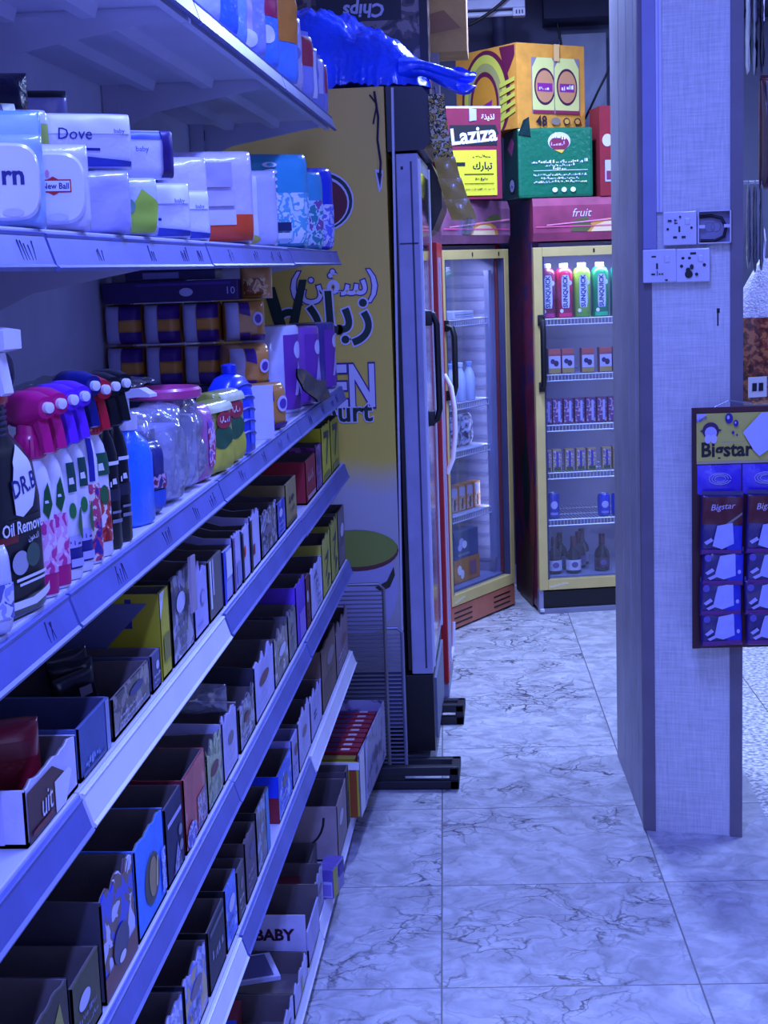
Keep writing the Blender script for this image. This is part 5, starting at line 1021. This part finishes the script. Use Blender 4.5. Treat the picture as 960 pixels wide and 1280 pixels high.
def green_pack():
    a = R(12); o = (.545, 7.15)
    root = thing('wrapped_pack', 'film-wrapped green pack with white print on top of the straight fridge', 'pack', (o[0]+.175*math.cos(a), o[1]+.175*math.sin(a), zt), a-R(90))
    b = MB(); w_, h_, d_ = .35, .312, .30
    b.box((-d_, -w_/2, 0), (0, w_/2, h_), film('#0b6a44', vscale=4.), .014)
    its = [('e', .55, .80, .15, .13, ink('#c9c4d8')), ('e', .55, .77, .13, .10, ink('#7a1c3a')), ('z', .47, .87, .66, .09, wht), ('p', [(.48, .68), (.62, .68), (.58, .63)], ink('#d8b83a')), ('z', .44, .77, .64, .06, ink('#c9a0c0')),
           ('z', .18, .52, .92, .052, wht), ('z', .36, .465, .76, .04, wht), ('z', .46, .415, .66, .045, wht), ('r', .2, .385, .92, .392, wht), ('z', .2, .33, .92, .035, wht), ('z', .3, .28, .82, .035, wht), ('z', .2, .23, .92, .035, wht), ('e', .48, .11, .035, .035, wht), ('e', .60, .11, .035, .035, wht), ('e', .72, .11, .035, .035, wht)]
    b.deco(flat((.0006, -w_/2, 0), (0, 1, 0), (0, 0, 1), (1, 0, 0)), w_, h_, its)
    b.deco(flat((-d_, -w_/2-.0006, 0), (1, 0, 0), (0, 0, 1), (0, -1, 0)), d_, h_, [('r', .02, .02, .98, .98, ink('#0a3f34')), ('p', [(.3, .75), (.6, .9), (.8, .8), (.6, .62)], ink('#a9487a')), ('e', .6, .2, .2, .12, blk), ('e', .6, .2, .16, .09, lav), ('z', .5, .2, .7, .06, blk)])
    b.build('wrapped_bale', root)
    k = MB(); k.prism([(.003, -.172, h_-.03), (.003, -.115, h_-.04), (.016, -.125, h_+.045), (.016, -.152, h_+.03)], (.004, 0, .002), film('#0a2f2a')); k.build('film_tail', root)
green_pack()
a = R(38); o = Vector((.548, 7.17))
can_art = lambda cx: [('r', cx-.19, .18, cx+.19, .84, ink('#8a7a80')), ('p', [(cx-.17, .18), (cx+.17, .18), (cx+.18, .28), (cx+.18, .72), (cx+.11, .84), (cx-.11, .84), (cx-.18, .72), (cx-.18, .28)], ink('#d8d47a')), ('e', cx, .50, .155, .22, ink('#4a1c3a')), ('e', cx, .50, .135, .19, ink('#c98a5a')), ('r', cx-.11, .44, cx+.11, .54, ink('#8a2a7a')), ('z', cx-.085, .49, cx+.085, .06, wht), ('r', cx-.18, .18, cx+.18, .22, ink('#8a2a4a'))]
c48 = can_art(.40)+can_art(.72)+[('t', '48', .33, .09, .12, ink('#2a1a2a'), {'bold': .02}), ('e', .54, .09, .07, .045, ink('#8a7a6a')), ('e', .70, .09, .05, .045, ink('#3a2a2a')), ('e', .70, .09, .035, .03, ink('#d8a04a')), ('e', .86, .09, .05, .045, ink('#3a2a2a')), ('e', .86, .09, .035, .03, ink('#d8a04a')), ('r', .52, .80, .60, 1, ink('#dcae6a'))]
arch = lambda cu, cv, ru, rv: [(cu+ru*math.cos(t*math.pi/24), max(.0, min(1, cv+rv*math.sin(t*math.pi/24)))) for t in range(-8, 33)]
sw = [('p', arch(.50, .40, .40, .58), ink('#6a1c3a')), ('p', arch(.49, .38, .35, .55), ink('#d2cc4a')), ('p', arch(.49, .36, .285, .47), ink('#a8a05a')), ('p', arch(.48, .33, .235, .40), ink('#6a1c3a')), ('p', arch(.48, .32, .20, .35), ink('#d8902a')), ('p', [(.84, .62), (.98, .86), (.98, .98), (.74, .98)], ink('#6a1c3a')),
      *[('p', [(.74, .10+.10*k), (.98, .20+.09*k), (.98, .25+.09*k), (.74, .15+.10*k)], ink('#d2cc4a')) for k in range(5)], ('p', [(.34, .28), (.62, .38), (.60, .22), (.36, .12)], ink('#8a2a7a')), ('z', .37, .255, .60, .09, wht)]
ww_, dd_ = .40, .46
fx = Vector((math.cos(a), math.sin(a)))
block('drinks_carton', 'orange carton of 48 cans stacked on the green pack above the fridges', 'carton', (o.x+fx.x*ww_/2, o.y+fx.y*ww_/2, zt+.314), a-R(90), dd_, ww_, .375, card('#d8902e'), c48, sw, bev=.001)
block('food_carton', 'tall dark red carton partly hidden behind the panelled pillar, on top of the fridge', 'carton', (1.06, 7.235, zt), R(10)-R(90), .20, .29, .40, card('#8a1222'), [('e', .12, .62, .08, .07, ink('#c9c0d8')), ('r', .08, .16, .22, .40, ink('#b8b4d8')), ('r', .1, .18, .2, .28, ink('#7a2a4a'))], bev=.001)
# ------------------------------------------------------------------ on and around the yoghurt fridge
def chips():
    root = thing('crisps_carton', 'large dark carton with upside-down Chips lettering on the yoghurt fridge', 'carton', (.235, 5.33, 2.218), R(0)-R(90))
    b = MB(); w_, h_, d_ = .62, .40, .18
    b.box((-d_, -w_, 0), (0, 0, h_), P('#2a2028', '#5a4640', '#8a7a6c', 16, edges=(.46, .53)), .002)
    F = flat((.0006, -w_, 0), (0, 1, 0), (0, 0, 1), (1, 0, 0))
    b.deco(F, w_, h_, [('r', .40, .62, .86, 1, ink('#17131c')), ('t', 'Chips', .66, .72, .14, ink('#c9c6d8'), {'rot': 180, 'bold': .03, 'shear': .15}), ('r', .955, 0, 1, 1, blk)])
    b.build('carton_body', root)
chips()
def blue_bag():
    m = MB(); bm_ = mat('#1c50ff', .22, coat=.7, bump=.7, bscale=26., var=.22, vscale=9.)
    def F(u, v, s=1):
        x = -.36+u*.62
        env = max(0, math.sin(math.pi*min(1, u*1.02))**.5)
        hgt = (.275*env*(.86+.16*math.sin(u*5.2+.6)))*math.sin(math.pi*v)**.5
        y = 5.16+(v-.5)*.27*env-.02*math.sin(u*9)
        fold = .035*noise.noise(Vector((u*6, v*4, 2)))+.028*abs(noise.noise(Vector((u*13, v*7, 5))))+.020*abs(noise.noise(Vector((u*27+v*9, v*15, 9))))+.012*abs(math.sin(u*24+v*7))*math.sin(math.pi*v)
        return Vector((x, y+fold*.6, 2.219+max(0, hgt+fold*env)))
    m.grid(lambda u, v: F(u, v), 110, 50, bm_)
    root = thing('plastic_bag', 'crumpled bright blue plastic bag lying on the yoghurt fridge', 'bag', (0, 5.15, 2.218))
    for v in m.v: v -= Vector((0, 5.15, 2.218))
    m.build('bag_body', root, smooth=70)
    k = MB()
    def G(u, v):
        r = .045+.010*math.cos(u*6)+.016*math.sin(v*31)*u
        a = v*math.pi*2
        c = Vector((.150+u*.215+.02*math.sin(v*19)*u, 5.085-.03*u, 2.275-.035*u+.012*math.sin(u*5)))
        return c+Vector((.012*math.sin(a*3)*u, r*math.cos(a)*.75, r*math.sin(a)*.62+.010*math.sin(a*5+u*4)*u))
    k.grid(G, 14, 32, bm_)
    for v in k.v: v -= Vector((0, 5.15, 2.218))
    k.build('bag_tail', root, smooth=70)
blue_bag()
# tan carton corner sticking out over the header
def tanbox():
    root = thing('small_carton', 'tan carton jutting out above the yoghurt fridge header, corner towards the aisle', 'carton', (.225, 5.66, 2.218), R(0))
    b = MB(); cm = card('#b28a52')
    b.box((-.06, -.11, 0), (.035, .0, .165), card('#8a8090')); b.build('lower_box', root)
    t = MB(); t.box((-.06, -.10, .166), (.135, .14, .45), cm, .002)
    t.deco(flat((-.06, -.1006, .166), (1, 0, 0), (0, 0, 1), (0, -1, 0)), .195, .284, [('p', [(.1, .2), (.9, .28), (.6, .5), (.1, .42)], ink('#8a5a2a')), ('p', [(.1, .6), (.5, .7), (.9, .6), (.9, .66), (.5, .76), (.1, .66)], ink('#d0b07a'))]); t.build('upper_box', root)
tanbox()
# sachet strip hanging beside the header
def strip():
    root = thing('sachet_strip', 'hanging strip of yellow and black sachets beside the yoghurt fridge header', 'strip', (.283, 4.972, 1.80))
    hk = MB(); hk.tube([(-.02, .03, .40), (-.015, .0, .405), (-.012, -.01, .38)], .003, metal('#9a9ab0'), 6); hk.build('hook', root)
    for k in range(6):
        s = MB(); z = .38-.065*(k+1); x = -.012+.004*k*k*.55; x2 = -.012+.004*(k+1)**2*.55
        pm = P('#c9a83a', '#1a1618', '#d8cfa0', 90) if k < 3 else film('#c8a844')
        s.grid(lambda u, v: Vector((x2+(x-x2)*v+(u-.5)*.05*(1+.12*k), -.012-.008*math.sin(math.pi*u)*math.sin(math.pi*v), z+.065*v)), 8, 8, pm)
        s.grid(lambda u, v: Vector((x2+(x-x2)*v+(u-.5)*.05*(1+.12*k), -.008, z+.065*v)), 2, 2, pm, True)
        s.build('sachet', root, smooth=60)
    e = MB(); e.grid(lambda u, v: Vector((.068+(u-.5)*.05+v*.012, -.012+.01*math.sin(u*9), -.055+.05*v)), 8, 4, clear('clear_tail', gloss=.3, milk=.25, rough=.1)); e.build('clear_tail', root)
strip()
# ------------------------------------------------------------------ wire racks standing between shelving and fridge
def rack(label, x0, x1, h, y, n, col):
    root = thing('wire_rack', label, 'wire rack', ((x0+x1)/2, y, 0))
    m = MB(); cx = (x0+x1)/2
    m.tube([(x0-cx, 0, .006), (x0-cx, 0, h), (x1-cx-.015, 0, h), (x1-cx, 0, h-.015), (x1-cx, 0, .006)], .006, col, 8); m.build('outer_frame', root, smooth=40)
    r = MB()
    for k in range(n): r.tube([(x0-cx, .004, .02+(h-.03)*k/n), (x1-cx, .004, .02+(h-.03)*k/n)], .0028, col, 5)
    r.build('cross_wires', root)
rack('tall wire fridge shelf standing on end beside the long yellow carton', -.36, .062, .645, 4.83, 44, mat('#7c7a7a', .4, metal=.4))
rack('shorter wire fridge shelf standing on end against the yoghurt fridge', -.24, .114, .490, 4.87, 34, mat('#8a8ca6', .4, metal=.4))

# ------------------------------------------------------------------ fittings on the pillar: outward normal is nearly -y
pa_ = math.atan2(-.05, .246)                # front face runs from (.862,4.335) to (1.108,4.285)
def on_pillar(x): return 4.335-.05*(x-.862)/.246
plas = pl('#d4d4e6')
def plate(label, xc, zc, w_, art, name='wall_socket'):
    root = thing(name, label, 'socket', (xc, on_pillar(xc)-.001, zc-w_/2), pa_-R(90))
    b = MB(); b.box((0, -w_/2, 0), (.026, w_/2, w_), plas, .004); b.build('mounting_box', root)
    f = MB(); f.box((.0262, -w_/2-.001, -.001), (.033, w_/2+.001, w_+.001), plas, .003)
    f.deco(flat((.0334, -w_/2, 0), (0, 1, 0), (0, 0, 1), (1, 0, 0)), w_, w_, art); f.build('face_plate', root)
    s = MB(); s.box((.0332, w_*.16, w_*.60), (.037, w_*.32, w_*.80), plas, .002); s.build('rocker_switch', root)
H = ink('#16162e')
uni = lambda dy=0: [('r', .46, .38, .52, .56, H), ('p', [(.34, .62), (.34, .68), (.44, .66), (.44, .64)], H), ('r', .30, .19, .42, .26, H), ('r', .56, .19, .68, .26, H), ('e', .14, .48, .04, .04, H), ('e', .86, .50, .04, .04, H), ('r', .14, .70, .26, .76, H), ('p', [(.34, .70), (.44, .74), (.34, .78)], H), ('e', .52, .84, .035, .035, H)]
plate('white universal socket at the upper left, below the plastic trunking', .954, 1.727, .088, uni())
plate('white socket with a single pin group at the lower left of the pillar', .900, 1.628, .088, [('r', .26, .76, .40, .81, H), ('r', .40, .40, .46, .58, H), ('r', .25, .22, .37, .27, H), ('p', [(.48, .22), (.48, .28), (.56, .25)], H), ('p', [(.62, .22), (.62, .28), (.54, .25)], H), ('r', .425, .20, .445, .36, H), ('e', .72, .06, .05, .025, H)])
plate('scorched white socket with a large burnt hole, lower right of the group', .988, 1.627, .088, [('r', .42, .82, .60, .89, H), ('e', .20, .72, .05, .04, H), ('e', .40, .72, .05, .04, H), ('e', .16, .48, .05, .05, H), ('e', .85, .50, .05, .05, H), ('e', .38, .23, .12, .12, blk), ('e', .36, .36, .07, .07, blk), ('e', .47, .45, .06, .08, H), ('e', .62, .22, .05, .05, H)])
def openbox():
    w_ = .088; xc = 1.044; root = thing('socket_box', 'open empty socket box with a loose black wire, beside the upper socket', 'socket box', (xc, on_pillar(xc)-.001, 1.727-w_/2), pa_-R(90))
    b = MB(); t = .003; pm = plas
    b.box((0, -w_/2, 0), (.003, w_/2, w_), mat('#8a88a4', .5)); b.box((0, -w_/2, 0), (.034, -w_/2+t, w_), pm); b.box((0, w_/2-t, 0), (.034, w_/2, w_), pm); b.box((0, -w_/2, 0), (.034, w_/2, t), pm); b.box((0, -w_/2, w_-t), (.034, w_/2, w_), pm)
    for yy in (-w_/2+t, w_/2-t-.016): b.box((.024, yy, w_*.47), (.027, yy+.016, w_*.57), pm); 
    for a_ in (0, .55): 
        b.tube([(.0035, .002+.013*math.cos(q*math.pi/6)-a_*.03, w_*.5+.013*math.sin(q*math.pi/6)) for q in range(12)], .0008, gry, 4, True)
    b.build('box_shell', root)
    k = MB(); k.tube([(.010, -w_/2+.004, w_*.82), (.014, -.01, w_*.84), (.018, .018, w_*.76), (.018, .030, w_*.5), (.016, .024, w_*.2), (.014, .0, w_*.08), (.010, -w_/2+.006, w_*.1)], .0042, blk, 8); k.build('loose_wire', root, smooth=60)
openbox()
tr = MB(); xt = .899; tr.box((-.0085, -.013, 0), (.0085, 0, 3.1-1.772), plas, .002); tr.box((-.0015, -.0135, 0), (.0015, -.013, 3.1-1.772), ink('#a8a8d8')); 
tag(tr.build('cable_trunking', None, (xt, on_pillar(xt)-.0005, 1.772), pa_), 'white plastic cable trunking running up the pillar to the ceiling', 'trunking')
tr = MB(); tr.box((-.018, -.010, 0), (.018, 0, 3.1-1.674), mat('#8f8eb8', .5), .001)
tag(tr.build('cable_trunking', None, (.872, on_pillar(.872)-.0105, 1.674), pa_), 'flat grey-lilac trunking beside the white one, behind the lower left socket', 'trunking')
sc = MB(); sc.box((-.003, -.0008, 0), (.001, 0, .045), blk); sc.box((-.004, -.0008, .035), (.004, 0, .048), blk)
tag(sc.build('paint_scrape', None, (1.052, on_pillar(1.052)-.0002, 1.46), pa_), 'short black scrape on the pillar below the sockets', 'mark', kind='structure')

# ------------------------------------------------------------------ hanging display card of sachets
def display():
    a = R(2.0); o = Vector((.968, 4.20, .578)); W_, Hh = .40, .668
    root = thing('display_card', 'maroon hanging display card headed Bigstar in front of the pillar', 'display card', tuple(o), a)
    mb_ = mat('#4a1020', .4); b = MB(); b.box((0, 0, 0), (W_, .006, Hh), mb_, .002)
    F = flat((0, -.0006, 0), (1, 0, 0), (0, 0, 1), (0, -1, 0))
    b.deco(F, W_, Hh, [('p', [(.0, .0), (.05, 0), (.05, 1), (.0, 1)], ink('#3a0c1a')), ('r', .04, .775, 1, .80, ink('#b9b6d0'))]); b.build('backing_card', root)
    h = MB(); h.box((.012, -.006, .515), (W_, -.001, .652), ink('#cfc65a'))
    G = flat((.012, -.0066, .515), (1, 0, 0), (0, 0, 1), (0, -1, 0)); w2, h2 = (W_-.012)*.67, .137
    h.deco(G, w2, h2, [('r', 0, .0, 1.49, .05, ink('#b8aa8a')), ('t', 'Bigstar', .315, .24, .36, ink('#0c0c10'), {'bold': .03, 'fit': .52}), ('e', .145, .66, .085, .17, ink('#3c1a52')), ('e', .145, .62, .062, .12, ink('#b9b4e6')), ('e', .115, .50, .035, .09, ink('#cfcdf2')), ('e', .175, .50, .035, .09, ink('#cfcdf2')), ('p', [(.03, .66), (.075, .62), (.075, .70)], ink('#3c1a52')), ('p', [(.26, .67), (.215, .63), (.215, .71)], ink('#3c1a52')), ('p', [(.0, .84), (.10, .98), (.09, 1.0), (.0, 1.0)], lav), ('t', 'New', .05, .90, .08, ink('#3a3ab0'), {'rot': 20}),
        ('e', .33, .90, .040, .105, ink('#241a8a')), ('e', .322, .92, .014, .04, lav), ('e', .40, .80, .026, .07, ink('#241a8a')), ('e', .395, .815, .009, .025, lav), ('e', .37, .62, .014, .035, ink('#241a8a')), ('e', .41, .57, .010, .025, ink('#241a8a')), ('r', .24, .435, .50, .442, gry),
        ('p', [(.47, .62), (.56, .80), (.66, 1.0), (.80, 1.0), (.76, .30), (.64, .14), (.58, .26)], ink('#c3c6f4')), ('p', [(.80, 1), (1.2, 1), (1.2, .4), (.78, .55)], ink('#232ab8'))]); h.build('header_panel', root)
    wv = MB(); wv.tube([(.06, -.002, Hh), (.10, -.004, Hh+.018), (.16, -.003, Hh+.008)], .002, metal('#9a9ab0'), 6); wv.build('hanger_wire', root)
    v = MB()
    for k in range(3):
        x0 = .014+k*.122
        v.grid(lambda u, w: Vector((x0+u*.118, -.003-.012*math.sin(math.pi*u)*math.sin(math.pi*w*.9), .512-.078*w-.018*math.sin(math.pi*u)*w)), 12, 8, film('#4a35d0'))
        for q in range(3): v.tube([(x0+.059+.03*math.cos(i*.6)*(1-.25*q), -.018, .475+.016*math.sin(i*.6)*(1-.25*q)) for i in range(11)], .0012, lav, 4)
    v.build('sachet_tops', root, smooth=60)
    names_r = ['top', 'second', 'third', 'bottom']; names_c = ['left column', 'right column']
    fl = film('#2a1c6a'); mr_ = ink('#5a1420')
    for c in range(2):
        for r_ in range(4):
            z0 = [.268, .182, .098, .012][r_]; hh = [.165, .098, .098, .098][r_]; x0 = .018+c*.122+(.004 if r_ % 2 else 0)
            art = [('r', .62, .04, .97, .90, ink('#2330c0')), ('r', .03, .03, .97, .16, ink('#6a2a7a')), ('p', [(.30, .28), (.42, .85), (.78, .93), (.80, .30), (.52, .20)], ink('#b3b8ee')), ('p', [(.08, .38), (.24, .52), (.30, .44), (.14, .32)], lav), ('p', [(.14, .24), (.34, .36), (.38, .28), (.20, .18)], lav), ('e', .14, .80, .08, .10, ink('#6a5ab8')), ('e', .88, .42, .04, .06, lav)] if r_ else \
                  [('r', .03, .52, .97, .97, mr_), ('t', 'Bigstar', .50, .80, .13, ink('#c9c0e0'), {'shear': .3, 'rot': 6, 'maxw': .8}), ('p', [(.45, .42), (.97, .68), (.97, .72), (.45, .46)], ink('#8a8a7a')), ('r', .62, .04, .97, .50, ink('#2330c0')), ('r', .03, .03, .97, .10, ink('#6a2a7a')), ('p', [(.28, .16), (.38, .50), (.74, .55), (.78, .20), (.50, .11)], ink('#b3b8ee')), ('p', [(.08, .22), (.24, .30), (.30, .25), (.14, .18)], lav)]
            p_ = Vector((x0+.055, -.019-.003*(3-r_), z0)); q = Matrix.Rotation(a, 3, 'Z') @ p_+o
            pack('sachet', 'maroon and violet sachet on the display card, %s in the %s' % (names_r[r_], names_c[c]), 'sachet', tuple(q), a-R(90)+R(rnd.uniform(-4, 4)), .114, hh, .020, fl, art, p=7, q=.4, group='sachets on the display card', rx=R(rnd.uniform(-2, 2)), seal=1, wr=.004)
display()
# ------------------------------------------------------------------ goods hanging past the pillar
rl = MB(); rl.tube([(0, 0, 0), (.60, 0, 0)], .006, metal('#b9b9cc'), 8)
for k in range(9): rl.tube([(.02+k*.04, 0, 0), (.02+k*.04, -.02, -.012), (.02+k*.04, -.04, .004)], .002, metal('#b9b9cc'), 5)
rl.tube([(0, 0, -.65), (.60, 0, -.65)], .006, metal('#b9b9cc'), 8); rl.box((.59, -.01, -2.52), (.62, .02, .05), metal('#8a8aa0')); rl.box((.50, -.12, -2.54), (.72, .14, -2.52), metal('#8a8aa0'))
tag(rl.build('hanging_rail', None, (1.235, 5.36, 2.54)), 'metal rail on a post with hooks, hanging goods past the pillar', 'rail')
silver = film('#8a8c9e'); dkb = film('#17172a')
for k, (x, z, h_, m_, ang, lab) in enumerate(((1.280, 2.235, .27, silver, -5, 'silver packet hanging edge-on, closest to the pillar in the upper row'), (1.302, 2.225, .28, silver, -12, 'silver packet hanging edge-on, second from the pillar in the upper row'), (1.324, 2.225, .28, dkb, -8, 'dark packet hanging edge-on, third from the pillar in the upper row'))):
    pack('hanging_packet', lab, 'packet', (x, 5.27, z), R(ang), .10, h_, .012, m_, [('r', .05, .6, .95, .95, lav), ('r', .1, .1, .9, .4, ink('#3a3a6a'))], p=5, group='packets hanging past the pillar', seal=1)
for x, z, h_, lab in ((1.275, 1.60, .28, 'closest to the pillar'), (1.296, 1.59, .29, 'second from the pillar'), (1.317, 1.595, .28, 'third from the pillar')):
    pack('hanging_packet', 'grey packet hanging edge-on in the lower row, '+lab, 'packet', (x, 5.22, z), R(-8), .10, h_, .012, film('#5a5c70'), [('r', .05, .1, .95, .5, lav)], p=5, group='packets hanging past the pillar', seal=1)
pack('hanging_packet', 'large dark maroon packet with small label hanging past the pillar', 'packet', (1.385, 5.275, 1.86), R(-70), .15, .355, .05, film('#3a1024'), [('r', .3, .3, .5, .42, ink('#8a5a8a')), ('r', .1, .75, .9, .95, ink('#4a4a6a'))], p=5, seal=1)
pack('hanging_packet', 'black packet with white tag hanging at the top right photo edge', 'packet', (1.42, 5.29, 2.24), R(-72), .15, .28, .05, dkb, [('r', .25, .75, .55, .95, lav), ('r', .4, .3, .9, .5, ink('#4a4a9a'))], p=5, seal=1)
def sack():
    root = thing('mesh_sack', 'white mesh sack of red-brown onions hanging past the pillar above the display card', 'sack', (1.365, 5.46, 1.135), R(-70))
    b = MB(); secs = [(0, .05, .09, 2.4), (.02, .075, .125, 2.4), (.20, .075, .125, 2.4), (.30, .065, .11, 2.3)]
    b.loft(secs, P('#4a1c16', '#7a3420', '#a8623a', 45)); b.build('filled_part', root, smooth=60)
    t = MB(); t.loft([(.301, .064, .108, 2.3), (.40, .045, .075, 2.2), (.50, .012, .014, 2)], mat('#b3b0d0', .6, bump=.6, bscale=140., var=.3, vscale=90.)); t.build('mesh_neck', root, smooth=60)
    l = MB(); l.box((.074, -.10, .03), (.0765, -.03, .10), ink('#c9c6da')); l.deco(flat((.0769, -.10, .03), (0, 1, 0), (0, 0, 1), (1, 0, 0)), .07, .07, [('r', .2, .3, .45, .7, H), ('r', .55, .3, .8, .7, H)]); l.build('paper_tag', root)
    k = MB(); k.tube([(0, 0, .495), (.01, .0, .56), (0, 0, .60)], .003, ink('#c9c6da'), 6); k.build('cord', root)
sack()
# ------------------------------------------------------------------ cables, pipe and tube bracket at the back
def cable(label, pts, r=.006, col='#0a0a12'):
    P_ = [Vector(p) for p in pts]; out = []
    for i in range(len(P_)-1):
        p0, p1, p2, p3 = P_[max(0, i-1)], P_[i], P_[i+1], P_[min(len(P_)-1, i+2)]
        for k in range(8):
            t = k/8; out.append(.5*((2*p1)+(p2-p0)*t+(2*p0-5*p1+4*p2-p3)*t*t+(3*p1-p0-3*p2+p3)*t**3))
    out.append(P_[-1]); o = P_[0]
    m = MB(); m.tube([q-o for q in out], r, ink(col), 7); return tag(m.build('hanging_cable', None, tuple(o), smooth=60), label, 'cable')
cable('thin black cable dropping down the pale pilaster behind the orange carton', [(.80, 8.23, 3.09), (.77, 8.235, 2.9), (.79, 8.235, 2.75), (.82, 8.235, 2.5), (.82, 8.235, 2.2)])
cable('black cable looping down beside the panelled pillar', [(1.08, 8.0, 3.09), (1.06, 8.05, 2.85), (1.04, 8.08, 2.65), (.96, 8.1, 2.48), (.90, 8.12, 2.36)])
cable('black cable sagging across under the tube bracket', [(.20, 7.65, 2.74), (.36, 7.63, 2.79), (.50, 7.62, 2.88), (.62, 7.62, 3.0), (.66, 7.62, 3.09)], .008)
def bracket():
    root = thing('ceiling_light', 'white batten light fitting with end bracket above the corner fridge', 'light', (.10, 7.70, 2.855))
    b = MB(); b.box((0, -.03, 0), (.50, .03, .045), mat('#c3c6e2', .4), .004); b.build('housing', root)
    t = MB(); t.tube([(.02, 0, -.022), (.45, 0, -.022)], .013, ink('#e3e6f6'), 10); t.build('tube', root, smooth=40)
    e = MB(); e.box((.44, -.035, -.04), (.50, .035, .0), ink('#d0d2ea'), .004); 
    for q in range(3): e.box((.455+q*.014, -.037, -.03), (.462+q*.014, -.034, -.012), blk)
    e.build('end_bracket', root)
    c = MB()
    for xx in (.08, .42): c.tube([(xx, 0, .045), (xx, 0, .245)], .003, metal('#8a8aa0'), 6)
    c.build('drop_rods', root)
bracket()
pp = MB(); pp.tube([(0, 0, 0), (0, 0, 1.35)], .035, mat('#5a5b7c', .5), 14)
tag(pp.build('wall_pipe', None, (.475, 8.355, 1.74), smooth=40), 'vertical grey pipe on the back wall behind the orange carton', 'pipe')
# ------------------------------------------------------------------ keep goods behind the price rails
bpy.context.view_layer.update()
def tree(o):
    yield o
    for c in o.children: yield from tree(c)
for o in list(SC.objects):
    if o.parent or o.type not in ('MESH', 'EMPTY') or o.get('kind') or not (1.3 < o.location.y < 4.6 and -.3 < o.location.x < -.015 and o.location.z > LZ[6]): continue
    if o.name.startswith(('wire_rack', 'display_fridge')): continue
    mx = max((c.matrix_world @ v.co).x for c in tree(o) if c.type == 'MESH' for v in c.data.vertices)
    lim = .004
    if mx > lim: o.location.x -= mx-lim
